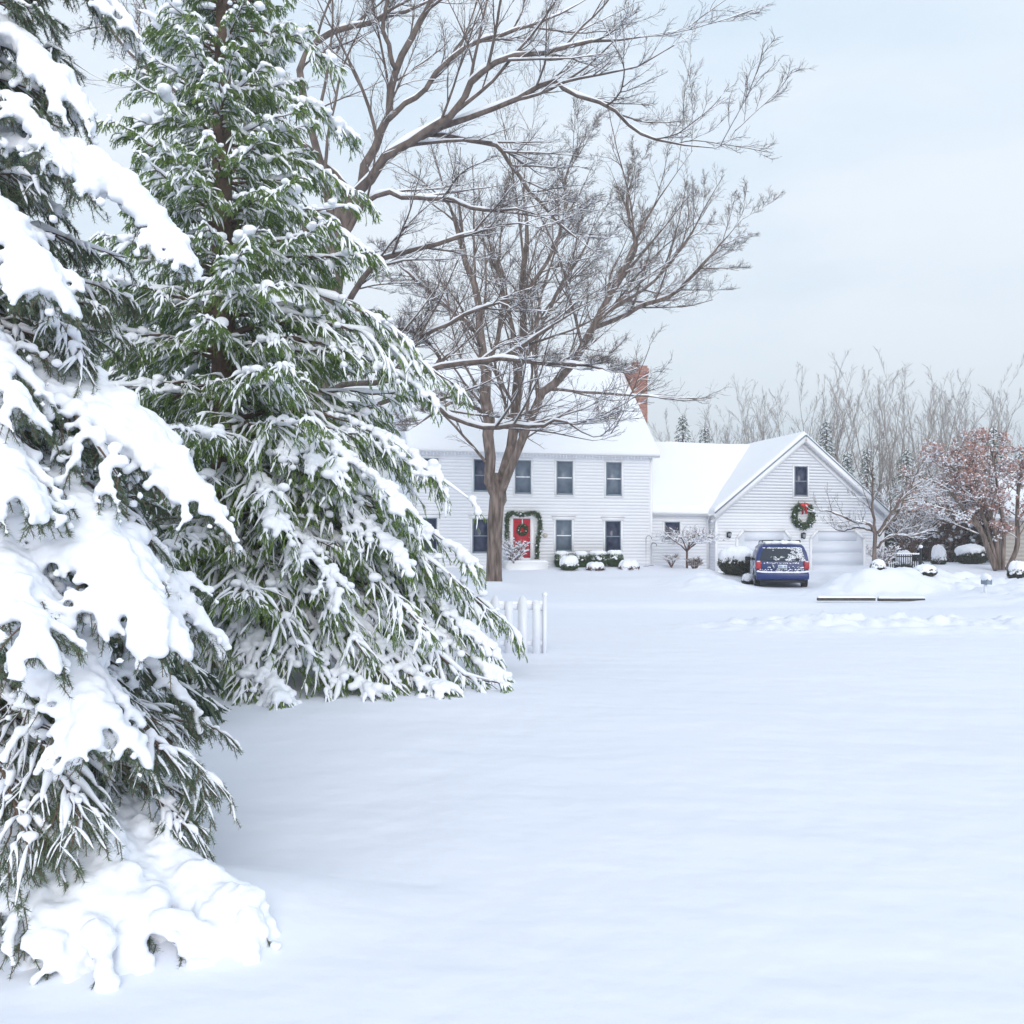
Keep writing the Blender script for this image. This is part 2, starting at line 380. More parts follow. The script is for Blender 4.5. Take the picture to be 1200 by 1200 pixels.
# rake trim on the garage gable, main end rake
w = MB()
for a, b in (((G0 - o2 - .02, -.53, zg - gs * o2 - .02), (GM, -.53, zGr - .01)), ((G1 + o2 + .02, -.53, zg - gs * o2 - .02), (GM, -.53, zGr - .01))):
    w.bar(a, b, .05, .24, (0, 0, 1))
for a, b in (((G0 - o2, -.15, zg - gs * o2 - .28), (GM, -.15, zGr - .27)), ((G1 + o2, -.15, zg - gs * o2 - .28), (GM, -.15, zGr - .27))):
    w.bar(a, b, .06, .14, (0, 0, 1))
w.build('rake_board', M['trim'], house)
w = MB()
for a, b in (((G0 - o2 - .02, -.55, zg - gs * o2 + .13), (GM, -.55, zGr + .14)), ((G1 + o2 + .02, -.55, zg - gs * o2 + .13), (GM, -.55, zGr + .14))):
    w.bar(a, b, .07, .05, (0, 0, 1))
w.build('drip_edge', M['greytrim'], house)

def window(x0, x1, y0, y1, t=0, pane='glass', header=False, rail=True, par=None):
    s0, s1 = hs(x0, t), hs(x1, t); sm = (s0 + s1) / 2; z1, z0 = hz(y0, sm, t), hz(y1, sm, t)
    f = MB(); fo = t - .055; b = .045
    f.box((s0, fo, z0), (s0 + b, t + .01, z1)); f.box((s1 - b, fo, z0), (s1, t + .01, z1))
    f.box((s0 + b, fo, z1 - b), (s1 - b, t + .01, z1)); f.box((s0 + b, fo, z0), (s1 - b, t + .01, z0 + b + .02))
    o = f.build('window', M['greytrim'], house)
    if rail:
        r_ = MB(); zm = (z0 + z1) / 2; r_.box((s0 + b, fo + .01, zm - .025), (s1 - b, t + .005, zm + .025)); r_.build('sash', M['trim'] if pane == 'blind' else M['greytrim'], o)
    p = MB(); p.box((s0 + b, t - .034, z0 + b), (s1 - b, t - .028, z1 - b)); p.build('pane', M[pane], o)
    c = MB(); k = .09
    c.box((s0 - k, t - .04, z0 - .05), (s0 - .002, t, z1)); c.box((s1 + .002, t - .04, z0 - .05), (s1 + k, t, z1))
    c.box((s0 - k - (.06 if header else 0), t - .045, z1 + .002), (s1 + k + (.06 if header else 0), t, z1 + (.17 if header else .08)))
    if header: c.box((s0 - k - .12, t - .1, z1 + .172), (s1 + k + .12, t, z1 + .22))
    c.box((s0 - k, t - .07, z0 - .1), (s1 + k, t, z0 - .052)); c.build('casing', M['trim'], o)
    return o
for a in ((495.5, 513.5, 537, 568), (555, 573.5, 538.3, 576)): window(*a)
for a in ((603.3, 622, 539.5, 578.5), (652, 671, 540.5, 579.5), (710, 728, 541.7, 580.7)): window(*a, pane='blind')
window(494, 512, 607, 647, header=True); window(553.5, 572, 608, 648, header=True)
window(651, 669.8, 609.3, 646, pane='blind', header=True); window(709, 727.2, 610.4, 647, header=True)
window(778.5, 796.5, 611.5, 632, t=TC); window(930.5, 946, 546.5, 581.5, t=-.1)
# extra front door block
s0, s1 = hs(601), hs(621); z1, z0 = hz(608.5, -4), hz(653.5, -4)
d = MB(); d.box((s0, -.05, z0), (s1, .0, z1)); do = d.build('door', M['red'], house)
d = MB(); 
for (a, b, c, e) in ((.14, .46, .12, .42), (.54, .86, .12, .42), (.14, .46, .5, .92), (.54, .86, .5, .92)):
    L_, Hh = s1 - s0, z1 - z0
    for q in ((a, b, c, c + .012), (a, b, e - .012, e), (a, a + .02, c, e), (b - .02, b, c, e)): d.box((s0 + q[0] * L_, -.062, z0 + q[2] * Hh), (s0 + q[1] * L_, -.05, z0 + q[3] * Hh))
d.build('panel_moulding', M['red'], do)
d = MB(); d.blobs([(s1 - .07, -.1, z0 + .95)], .035, sub=2, jit=0); d.build('handle', M['brass'], do)
f = MB(); 
f.box((s0 - .2, -.08, z0 - .2), (s0 - .003, .0, z1 + .02)); f.box((s1 + .003, -.08, z0 - .2), (s1 + .2, .0, z1 + .02)); f.box((s0 - .2, -.08, z1 + .021), (s1 + .2, 0, z1 + .16))
f.box((s0 - .28, -.16, z1 + .162), (s1 + .28, 0, z1 + .22)); f.box((s0 - .0, -.1, z0 - .2), (s1 + .0, -.0, z0 - .003))
f.build('door_frame', M['trim'], house)
f = MB(); f.box((s0 - .5, -1.3, .3), (s1 + .5, -.11, z0 - .2)); st = f.build('doorstep', M['trim'], house)
f = MB(); snow_sheet(f, (s0 - .5, -1.3, z0 - .2), (s1 + .5, -1.3, z0 - .2), (s1 + .5, -.11, z0 - .2), (s0 - .5, -.11, z0 - .2), .12, 20, 12); f.build('snow_cover', M['rsnow'], st, smooth=True)
# garage doors: chamfered openings with raised panels
for (a, b, ta, tb) in ((863, 927, 871, 919), (949.5, 1012, 957.5, 1001)):
    s0, s1, sa, sb = hs(a, -.1), hs(b, -.1), hs(ta, -.1), hs(tb, -.1); sm = (s0 + s1) / 2
    z0, z1, zc = hz(675, sm), hz(621.5, sm), hz(631, sm)
    d = MB(); pts = [(s0, z0), (s1, z0), (s1, zc), (sb, z1), (sa, z1), (s0, zc)]
    d.add([(s, -.13, z) for s, z in pts] + [(s, -.1, z) for s, z in pts], ngons=[[0,1,2,3,4,5]] + [[i, (i + 1) % 6, (i + 1) % 6 + 6, i + 6][::-1] for i in range(6)])
    do = d.build('garage_door', M['garagedoor'], house)
    p = MB(); nr = 4
    for r_ in range(nr):
        y0 = z0 + (z1 - z0) * (r_ + .06) / nr; y1 = z0 + (z1 - z0) * (r_ + .94) / nr
        k = 0 if r_ < 3 else min(1, (y1 - zc) / (z1 - zc)) * (sa - s0)
        p.box((s0 + .08 + k, -.137, y0), (s1 - .08 - k, -.13, y1))
    p.build('raised_panel', M['garagedoor'], do)
    t_ = MB(); op = [(s0, z0), (s0, zc), (sa, z1), (sb, z1), (s1, zc), (s1, z0)]
    for i in range(5):
        (x0, y0), (x1, y1) = op[i], op[i + 1]; t_.bar((x0, -.14, y0), (x1, -.14, y1), .11, .11, (0, 1, 0))
    t_.build('door_frame', M['trim'], do)
# brick chimney
c = MB(); c.box((.38, 3.2, 0), (1.12, 4.8, 11.0)); co = c.build('chimney', M['brick'], house)
c = MB(); c.box((.31, 3.13, 10.55), (1.19, 4.87, 10.85)); c.box((.34, 3.16, 10.4), (1.16, 4.84, 10.549)); c.build('corbel', M['brick'], co)
c = MB(); c.tube([(.75, 4.0, 11.0), (.75, 4, 11.28)], .2, 14); c.build('flue', M['brick'], co)
c = MB(); c.blobs([(.75, 4.3, 11.0)], np.array([[.4, .7, .12]]), sub=3, jit=.03)
c.build('snow_cover', M['snow'], co, smooth=True)

# ---------------------------------------------------------------- leafy decorations on the house
def tufts(mb, C_, n, spread, size, rs=rs):
    """n small leaf triangles scattered round each centre"""
    C_ = np.repeat(np.asarray(C_, float).reshape(-1, 3), n, 0) ; N = len(C_)
    p = C_ + rs.normal(size=(N, 3)) * spread
    a = norm(rs.normal(size=(N, 3))); b = norm(np.cross(a, rs.normal(size=(N, 3))))
    s_ = size * (.6 + .8 * rs.rand(N, 1))
    v = np.stack([p - b * s_ * .35, p + b * s_ * .35, p + a * s_], 1)
    mb.add(v.reshape(-1, 3), tris=np.arange(3 * N).reshape(-1, 3))
def wreath(loc, rad, th, label, bow=True, nseed=40):
    o = thing('wreath', label, 'wreath', loc, HA)
    ph = np.linspace(0, 2 * np.pi, nseed, endpoint=False); c = np.stack([np.cos(ph) * rad, np.zeros(nseed) - th * .4, np.sin(ph) * rad], 1)
    m = MB(); tufts(m, c, 60, th * .33, th * .55); m.build('greenery', M['evergreen'], o)
    m = MB(); cc = c + rs.normal(size=c.shape) * th * .3 + np.array([0, -th * .35, th * .1]); m.blobs(cc[::2], th * (.14 + .12 * rs.rand(len(cc[::2]))), jit=.3); m.build('snow_clumps', M['snow'], o, smooth=True)
    if bow:
        m = MB(); z = rad
        m.blobs([(-.1, -th * .8, z + .05), (.1, -th * .8, z + .05)], np.array([[.13, .07, .1]] * 2), sub=2, jit=.05); m.blobs([(0, -th * .9, z + .03)], .06, sub=2)
        m.bar((-.05, -th * .85, z), (-.12, -th * .85, z - .42), .15, .03, (1, 0, 0)); m.bar((.05, -th * .85, z), (.1, -th * .85, z - .38), .15, .03, (1, 0, 0))
        m.build('bow', M['redbow'], o)
    return o
s_ = hs(940, -.1); wreath(tuple(hw(s_, -.16, hz(605, s_))), .5, .2, 'large snowy evergreen wreath with a red bow on the garage gable')
s_ = hs(611.5); w_ = wreath(tuple(hw(s_, -.07, hz(621, s_))), .2, .11, 'small evergreen wreath hanging on the red front door', bow=False, nseed=22)
m = MB(); m.box((-.02, -.03, .2), (.02, -.01, .5)); m.build('ribbon', M['trim'], w_)
# garland round the door
o = thing('garland', 'evergreen garland draped over the red front door frame', 'garland', tuple(hw(0, 0, 0)), HA)
pts = []
for (x, y) in ((594.5, 641), (594, 625), (593.5, 612), (595, 604), (601, 601.5), (610, 603.5), (618, 602.5), (626, 601), (631, 604), (633, 612), (632.5, 622), (630.5, 632), (629.5, 645), (630, 659)):
    s_ = hs(x, -.12); pts.append((s_, -.14, hz(y, s_)))
pts = np.array(pts); tt = np.linspace(0, len(pts) - 1, 110); ii = np.minimum(tt.astype(int), len(pts) - 2); fr = (tt - ii)[:, None]
pp = pts[ii] * (1 - fr) + pts[ii + 1] * fr
m = MB(); tufts(m, pp, 34, .042, .075); m.build('greenery', M['evergreen'], o)
m = MB(); m.blobs(pp[::4] + rs.normal(size=pp[::4].shape) * .05, .045, jit=.3); m.build('snow_clumps', M['snow'], o, smooth=True)
# wall lanterns
def lantern(px, py, label):
    s_ = hs(px, -.1); o = thing('wall_lantern', label, 'lamp', tuple(hw(s_, -.12, hz(py, s_))), HA, 'wall lanterns on the garage')
    m = MB(); m.box((-.05, -.02, -.12), (.05, .01, .14)); m.tube([(0, -.02, .08), (0, -.12, .17), (0, -.2, .15)], .015, 6); m.build('bracket', M['black'], o)
    m = MB(); m.cyl((0, -.2, -.0), (0, 0, 1), .07, .2, 6, .1); m.build('glass', M['lampglass'], o)
    m = MB(); m.cyl((0, -.2, .13), (0, 0, 1), .13, .07, 6, .03); m.cyl((0, -.2, -.13), (0, 0, 1), .03, .06, 6, .08)
    for k in range(6):
        a = k * math.pi / 3; m.tube([(.07 * math.cos(a), -.2 + .07 * math.sin(a), -.1), (.1 * math.cos(a), -.2 + .1 * math.sin(a), .1)], .01, 4)
    m.build('lantern_frame', M['black'], o)
lantern(852.5, 627, 'black wall lantern left of the left garage door')
lantern(939.5, 628, 'black wall lantern between the garage doors, under the wreath')
s_ = hs(638.5); m = MB(); m.cyl((0, 0, 0), (0, 1, 0), .11, .04, 20); tag(m.build('door_plaque', M['beige'], None, loc=tuple(hw(s_, -.05, hz(627.5, s_))), rotz=HA), 'small round plaque on the siding right of the front door', 'plaque')
# shepherd hooks at the house corner
def hook(px, D, h, label):
    x, y, z = on(px, D); m = MB(); a = [(0, 0, -.1), (0, 0, h - .15)] + [(.13 - .13 * math.cos(q), 0, h - .15 + .13 * math.sin(q)) for q in np.linspace(.3, 3.3, 8)]
    m.tube(a, .014, 6); m.tube([(-.12, 0, .02), (.12, 0, .02)], .012, 6)
    tag(m.build('shepherd_hook', M['greybark'], loc=(x, y, z)), label, 'garden hook', 'shepherd hooks at the house corner')
hook(757, 43.6, 1.45, 'taller thin metal shepherd hook by the house corner'); hook(763, 43.8, 1.1, 'shorter thin metal shepherd hook by the house corner')

# ---------------------------------------------------------------- shrubs
def shrub(px, D, wd, ht, cap, label, name='shrub', m_='evergreen', box_=True, group=None, n=5200, leaf=.05, dz=0, capw=1.0):
    x, y, z = on(px, D, dz); o = thing(name, label, 'shrub', (x, y, z), 0, group)
    r = wd / 2; d = norm(rs.normal(size=(n, 3))); pw = 4 if box_ else 2.2
    s_ = (np.abs(d) ** pw).sum(1) ** (-1 / pw); p = d * s_[:, None] * (rs.rand(n, 1) ** .25) * np.array([r, r, ht / 2]) + np.array([0, 0, ht / 2])
    p *= 1 + .12 * (rs.rand(n, 1) - .5)
    f = MB(); tufts(f, p, 2, .02, leaf); f.build('foliage', M[m_], o)
    f = MB(); f.tube([(0, 0, -.1), (.02, 0, ht * .7)], [.03, .015], 6); f.build('stem', M['greybark'], o)
    nb = 44; a = rs.rand(nb) * 6.28; q = np.sqrt(rs.rand(nb)) * r * .66 * capw
    c = np.stack([np.cos(a) * q, np.sin(a) * q, ht - (.0 if box_ else 1) * (q / r) ** 2 * ht * .35 + 0 * a], 1)
    f = MB(); f.blobs(c, np.stack([.44 * r + 0 * a, .44 * r + 0 * a, cap * (.75 + .25 * rs.rand(nb))], 1), sub=2, jit=.05)
    nb = 60; d = norm(rs.normal(size=(nb, 3))); d[:, 2] = np.abs(d[:, 2]); d[:, 1] = -np.abs(d[:, 1])
    f.blobs(d * np.array([r, r, ht / 2]) + np.array([0, 0, ht / 2]), .035 + .03 * rs.rand(nb), jit=.3)
    sn = f.build('snow_cap', M['snow'], o, smooth=True); bake(sn, max(.02, wd / 45), 7); return o
G_ = 'clipped evergreen shrubs under the front windows'
shrub(658.5, 43.3, .62, .62, .14, 'clipped evergreen shrub under the lower window nearest the front door', group=G_)
shrub(680.5, 43.4, .62, .60, .15, 'clipped evergreen shrub second from the front door, just right of the snow-domed one', group=G_)
shrub(700.5, 43.5, .80, .62, .14, 'widest clipped evergreen shrub, third from the front door', group=G_)
shrub(720.5, 43.6, .70, .62, .15, 'clipped evergreen shrub under the rightmost lower window', group=G_)
shrub(667, 42.2, .82, .42, .30, 'low round shrub with a thick snow dome in front of the clipped shrubs', box_=False)
shrub(698, 42.3, .8, .18, .22, 'low flat snow-covered shrub before the widest clipped shrub', box_=False, m_='brown')
shrub(737, 42.6, .9, .16, .30, 'snow-buried mound shrub at the right end of the foundation bed', box_=False, m_='brown')
shrub(863, 41.0, 1.5, .95, .38, 'big leaning dark shrub with a thick snow cap left of the blue van', box_=False, m_='darkleaf', n=9000, leaf=.07)
shrub(877, 37.6, .5, .28, .18, 'small snow-covered shrub beside the van rear wheel', box_=False, m_='darkleaf', n=2500)
shrub(1100, 46, .66, .62, .5, 'cone-shaped snow-capped shrub beyond the iron fence', box_=False, m_='darkleaf', dz=-.1)
shrub(1059, 47, .8, .7, .45, 'rounded snow-capped shrub behind the iron fence', box_=False, m_='darkleaf', dz=-.1)
shrub(1138, 47, 1.6, .75, .3, 'broad spreading snowy shrub under the russet tree', box_=False, m_='darkleaf', n=8000)
shrub(1193, 36, .7, .5, .3, 'small snowy shrub at the right edge of the picture', box_=False, m_='darkleaf')
shrub(1029.0, 32.8, .45, .42, .10, 'dark twiggy shrub poking out of the tall snow pile', box_=False, m_='darkleaf', n=2500, dz=-.12)
shrub(1084.0, 33.2, .7, .32, .14, 'dark low shrub poking out of the smaller snow pile', box_=False, m_='darkleaf', n=3000, dz=-.12)

# ---------------------------------------------------------------- bare trees
def poly(pts, n):
    """resample a polyline (k,>=4) smoothly"""
    P = np.array(pts, float); k = len(P)
    # Catmull-Rom
    t = np.linspace(0, k - 1, n); i = np.minimum(t.astype(int), k - 2); f = (t - i)[:, None]
    E = np.concatenate([2 * P[:1] - P[1:2], P, 2 * P[-1:] - P[-2:-1]])
    a, b, c, d = E[i], E[i + 1], E[i + 2], E[i + 3]
    return .5 * (2 * b + (c - a) * f + (2 * a - 5 * b + 4 * c - d) * f ** 2 + (3 * b - a - 3 * c + d) * f ** 3)
def grow(P, Rr, m, ratio, ang, up, n, rr, tmin=.2, rmin=.003, wig=.18, fall=.55, rratio=.62, lmin=.12):
    B, k, _ = P.shape
    L = np.linalg.norm(np.diff(P, axis=1), axis=2).sum(1)
    idx = np.repeat(np.arange(B), m); N = len(idx)
    t = tmin + (1 - tmin) * ((np.tile(np.arange(m), B) + rr.rand(N)) / m); t = np.clip(t, 0, .995)
    f = t * (k - 1); i = np.minimum(f.astype(int), k - 2); fr = (f - i)[:, None]
    pos = P[idx, i] * (1 - fr) + P[idx, i + 1] * fr; tan = norm(P[idx, i + 1] - P[idx, i])
    r0 = Rr[idx, i] * (1 - fr[:, 0]) + Rr[idx, i + 1] * fr[:, 0]
    per = norm(np.cross(tan, rr.normal(size=(N, 3)) + np.array([0, 0, .0])))
    per = norm(per + np.array([0, 0, up]))
    a = ang * (.6 + .8 * rr.rand(N, 1))
    d = norm(tan * np.cos(a) + per * np.sin(a))
    ln = np.maximum(ratio * L[idx] * (1 - fall * t) * (.55 + .8 * rr.rand(N)), lmin)
    pts = [pos]; st = (ln / (n - 1))[:, None]; drift = rr.normal(size=(N, 3)) * wig * .5
    for s in range(n - 1):
        d = d + rr.normal(size=(N, 3)) * wig + drift + np.array([0, 0, up * .25]); d[:, 2] = np.maximum(d[:, 2], -.16); d = norm(d); pts.append(pts[-1] + d * st)
    Pn = np.stack(pts, 1); ra = np.maximum(np.minimum(r0 * rratio, .004 + ln * .0105), rmin)
    Rn = ra[:, None] * (1 - .75 * np.linspace(0, 1, n))[None]; Rn = np.maximum(Rn, rmin * .75)
    return Pn, Rn
def snow_on(mb, P, Rr, k=5, amt=1.0, rmin=.006, keep=.85, rr=rs, addr=.35, mx=.05):
    T = norm(np.gradient(P, axis=1)); hor = np.sqrt(np.clip(1 - T[..., 2] ** 2, 0, 1))
    B, n = Rr.shape
    nz = .55 + .9 * rr.rand(B, n)
    w = np.clip((hor - .45) / .4, 0, 1) * nz * (rr.rand(B, 1) < keep)
    r = np.minimum(np.maximum(Rr * .8 + .004, rmin), mx + Rr * .5) * amt * w
    r[:, -1] *= .4
    off = Rr * .75 + r * addr
    C_ = P.copy(); C_[..., 2] += off * (w > 0)
    sel = (w.mean(1) > .12)
    if sel.any(): mb.tubes(C_[sel], np.maximum(r, 0.0006)[sel], k, cap=False)
def bare_tree(name, label, limbs, levels, seed, m_='bark', snow=1.0, group=None, loc=None, keep=.85, smin=.006, trunk_n=1):
    """limbs: list of (n,4) arrays x,y,z,r; the first trunk_n are the trunk"""
    rr = np.random.RandomState(seed)
    base = np.array(loc if loc is not None else limbs[0][0][:3])
    o = thing(name, label, 'tree', tuple(base), 0, group)
    tr, cr, sn = MB(), MB(), MB()
    PR = []
    for i, l in enumerate(limbs):
        q = poly(l, 18 if i >= trunk_n else 14); q[:, :3] -= base
        if i >= trunk_n: q[1:-1, :3] += rr.normal(size=(16, 3)) * q[1:-1, 3:4] * .35
        if i >= trunk_n: q[:, 3] *= 1 - .8 * sstep(.68, 1.0, np.linspace(0, 1, len(q)))
        P, Rr = q[None, :, :3], np.maximum(q[None, :, 3], .004)
        (tr if i < trunk_n else cr).tubes(P, Rr, 12 if i < trunk_n else 8); 
        if i >= trunk_n: PR.append((P, Rr)); snow_on(sn, P, Rr, 7, snow, smin, 1, rr)
    P = np.concatenate([a for a, b in PR]); Rr = np.concatenate([b for a, b in PR])
    allP = (P, Rr)
    for j, lv in enumerate(levels):
        P2, R2 = grow(*allP, rr=rr, **lv)
        P2[..., 2] = np.maximum(P2[..., 2], .5)
        cr.tubes(P2, R2, (6, 5, 3, 3, 3)[j], cap=False)
        if snow: snow_on(sn, P2, R2, (6, 5, 4, 3, 3)[j], snow, smin * (1, 1, .7, .6, .5)[j], keep * (1, .8, .5, .25, .2)[j], rr)
        allP = (P2, R2)
    t_ = tr.build('trunk', M[m_], o, smooth=True); c_ = cr.build('crown', M[m_], o, smooth=True)
    if snow: sn.build('snow', M['snow'], o, smooth=True)
    return o
def L(D, *pts, dD=0):
    """limb traced at depth D; each point (px, py, radius px[, depth offset])"""
    out = []
    n = len(pts)
    for i, p in enumerate(pts):
        d = D + (p[3] if len(p) > 3 else dD * i / max(1, n - 1)); out.append([*at(p[0], p[1], d), p[2] * d / F])
    return np.array(out)
D1 = 36.0
limbs = [
 L(D1, (579, 696, 15), (579, 686, 12), (579, 665, 10.6), (580, 620, 10.2), (582, 590, 10.4), (583, 574, 9.5), (582, 562, 6), (582, 554, 2)),
 L(D1, (579, 604, 5), (578, 572, 7.2), (574, 525, 7.4), (571, 490, 8), (568, 440, 7), (565, 400, 5.5), (560, 350, 4.8), (548, 310, 4.2), (535, 265, 3.5), (520, 220, 2.6), (502, 160, 1.5), dD=-2),
 L(D1, (581, 604, 5), (587, 568, 7), (597, 530, 6.8), (604, 480, 7), (608, 430, 6.2), (613, 385, 5), (612, 330, 4.4), (618, 280, 3.6), (613, 220, 2.6), (622, 150, 1.4), dD=1.5),
 L(D1, (582, 604, 4), (590, 566, 6), (610, 522, 5.8), (627, 480, 6.2), (640, 458, 6), (662, 436, 5.5), (682, 405, 5), (702, 368, 4.5), (730, 318, 3.6), (752, 268, 2.8), (782, 218, 2), (812, 176, 1.2), dD=-3),
 L(D1, (690, 388, 3.4), (738, 366, 3.2), (790, 343, 2.6), (832, 300, 2), (872, 255, 1.2), dD=-3),
 L(D1, (660, 438, 3), (705, 372, 2.8), (760, 335, 2.4), (800, 290, 2), (830, 235, 1.3), dD=3),
 L(D1, (608, 430, 3.6), (626, 400, 3.2), (641, 368, 2.8), (658, 335, 2.4), (684, 292, 2), (705, 240, 1.3), dD=2),
 L(D1, (564, 395, 3.5), (540, 372, 3), (512, 350, 2.6), (480, 322, 2), (455, 300, 1.2), dD=-2),
 L(D1, (568, 440, 3.5), (582, 395, 3), (590, 350, 2.6), (585, 300, 2.2), (592, 240, 1.4), dD=3),
 L(D1, (612, 350, 3), (642, 305, 2.6), (660, 260, 2.2), (665, 200, 1.6), (690, 150, 1), dD=-2),
 L(D1, (730, 318, 2.6), (745, 290, 2.3), (735, 240, 2), (745, 190, 1.2), dD=1),
 L(D1, (575, 500, 3.2), (560, 480, 2.6), (530, 472, 2.2), (500, 490, 1.6), (478, 505, 1), dD=-1),
]
for l_ in limbs: l_[:, 3] *= .87
lv = [dict(m=15, ratio=.42, ang=.62, up=.12, n=11, tmin=.15, rmin=.010, wig=.055, fall=.5),
      dict(m=8, ratio=.44, ang=.6, up=.05, n=9, tmin=.1, rmin=.007, wig=.075),
      dict(m=8, ratio=.48, ang=.65, up=.03, n=6, tmin=.1, rmin=.0055, wig=.09),
      dict(m=3, ratio=.45, ang=.55, up=.06, n=4, tmin=.2, rmin=.0045, wig=.12)]
bare_tree('maple_tree', 'tall forked bare tree with a wide crown in front of the white house', limbs, lv, 3, 'bark', .9, smin=.008, keep=.6)

D2 = 19.0
K = (392, 300, 12)
limbs = [
 L(D2, (365, 760, 18), (370, 640, 16), (376, 480, 15), (386, 350, 14), (400, 262, 12.5), (414, 225, 11.5)),
 L(D2, (410, 235, 9.5), (436, 185, 7.5), (454, 135, 6.5), (465, 82, 6), (490, 30, 5.2), (520, -20, 4.4), (560, -90, 3), (600, -170, 1.5), dD=1),
 L(D2, (412, 232, 9), (450, 185, 8), (500, 155, 6.8), (540, 122, 6), (560, 88, 5.4), (590, 70, 4.6), (645, 60, 3.8), (700, 48, 3), (760, 42, 2.2), (820, 30, 1.2), dD=-2),
 L(D2, (488, 163, 6.5), (545, 140, 5), (600, 118, 4.4), (646, 94, 4), (668, 110, 3.6), (712, 124, 3), (742, 150, 2.7), (775, 166, 2.2), (842, 173, 1.6), (862, 152, 1), dD=-3),
 L(D2, (500, 158, 4), (575, 168, 3.6), (600, 195, 3.4), (622, 226, 3), (662, 268, 2.4), (700, 296, 1.5), dD=1),
 L(D2, (392, 270, 7), (372, 180, 6.5), (352, 90, 6), (380, 42, 5.2), (440, 24, 4.2), (500, 2, 3), (560, -30, 1.5), dD=2),
 L(D2, (384, 395, 6), (408, 354, 5.4), (430, 318, 4.8), (452, 303, 4.6), (508, 287, 4), (558, 270, 3.2), (602, 262, 2.4), (640, 268, 1.3), dD=-2),
 L(D2, (378, 462, 6), (408, 450, 5.4), (462, 446, 5), (525, 429, 4.6), (587, 419, 4.2), (633, 391, 3.2), (667, 368, 2.4), (715, 345, 1.4), dD=-3),
 L(D2, (578, 421, 3.8, -2), (640, 424, 3, -2), (690, 429, 2.6, -2), (722, 437, 1.2, -2)),
 L(D2, (380, 440, 5), (412, 435, 4.6), (467, 416, 4), (500, 392, 3.6), (550, 367, 3), (588, 356, 2.4), (612, 375, 1.4), dD=-2),
 L(D2, (378, 520, 5), (440, 470, 4.6), (500, 470, 4.4), (520, 484, 4.2), (550, 498, 4), (580, 502, 3.8), (606, 497, 3.4), (636, 500, 2.8), (655, 492, 2.2), (680, 505, 2), (703, 513, 1.9), (726, 503, 1.2), dD=-3),
 L(D2, (395, 290, 5), (437, 229, 4.4), (483, 233, 4), (525, 233, 3.4), (558, 246, 3), (608, 246, 2.4), (658, 262, 1.4), dD=-2),
 L(D2, (455, 140, 5), (490, 110, 4.4), (540, 60, 4), (590, 40, 3.2), (650, 20, 2.4), (720, -20, 1.4), dD=1),
 L(D2, (415, 232, 5), (380, 190, 4.4), (330, 150, 3.8), (270, 120, 3), (200, 110, 2.2), (130, 60, 1.4), dD=3),
 L(D2, (380, 300, 5), (300, 200, 4.4), (220, 120, 3.8), (150, 60, 3), (110, 0, 2.2), (90, -50, 1.4), dD=3),
 L(D2, (465, 82, 4.4), (450, 30, 3.6), (455, -20, 3), (440, -80, 2), dD=-1),
 L(D2, (520, 430, 3.2), (500, 400, 2.8), (470, 385, 2.4), (440, 395, 1.6), dD=-1),
]
for l_ in limbs[1:]: l_[:, 3] *= .68
lv = [dict(m=11, ratio=.40, ang=.55, up=.08, n=11, tmin=.12, rmin=.008, wig=.06, fall=.5),
      dict(m=7, ratio=.42, ang=.52, up=.08, n=9, tmin=.1, rmin=.005, wig=.075),
      dict(m=6, ratio=.44, ang=.52, up=.06, n=6, tmin=.1, rmin=.0035, wig=.09),
      dict(m=3, ratio=.45, ang=.55, up=.05, n=4, tmin=.2, rmin=.0028, wig=.12)]
bare_tree('shade_tree', 'near bare tree behind the tall spruce, long snow-lined limbs arching right', limbs, lv, 11, 'greybark', .95, smin=.007, keep=.75)

def simple_limbs(base, h, spread, ntr, rr, r0, lean=.0, fork=.12):
    """vase-shaped tree: short trunk and ntr rising stems"""
    b = np.array(base, float); out = [np.array([[*b - [0, 0, .3], r0 * 1.15], [*(b + [0, 0, h * fork * .5]), r0], [*(b + [lean * .1, 0, h * fork]), r0 * .95]])]
    for i in range(ntr):
        a = rr.rand() * 6.28 + i * 2.4; sp = spread * (.35 + .65 * rr.rand()); hh = h * (.75 + .25 * rr.rand())
        p = []
        for k, t in enumerate(np.linspace(0, 1, 6)):
            p.append([b[0] + lean * t + math.cos(a) * sp * t ** .9, b[1] + math.sin(a) * sp * t ** .9, b[2] + h * fork * .85 + (hh - h * fork) * t, r0 * .55 * (1 - t) ** .8 + .012])
        out.append(np.array(p))
    return out
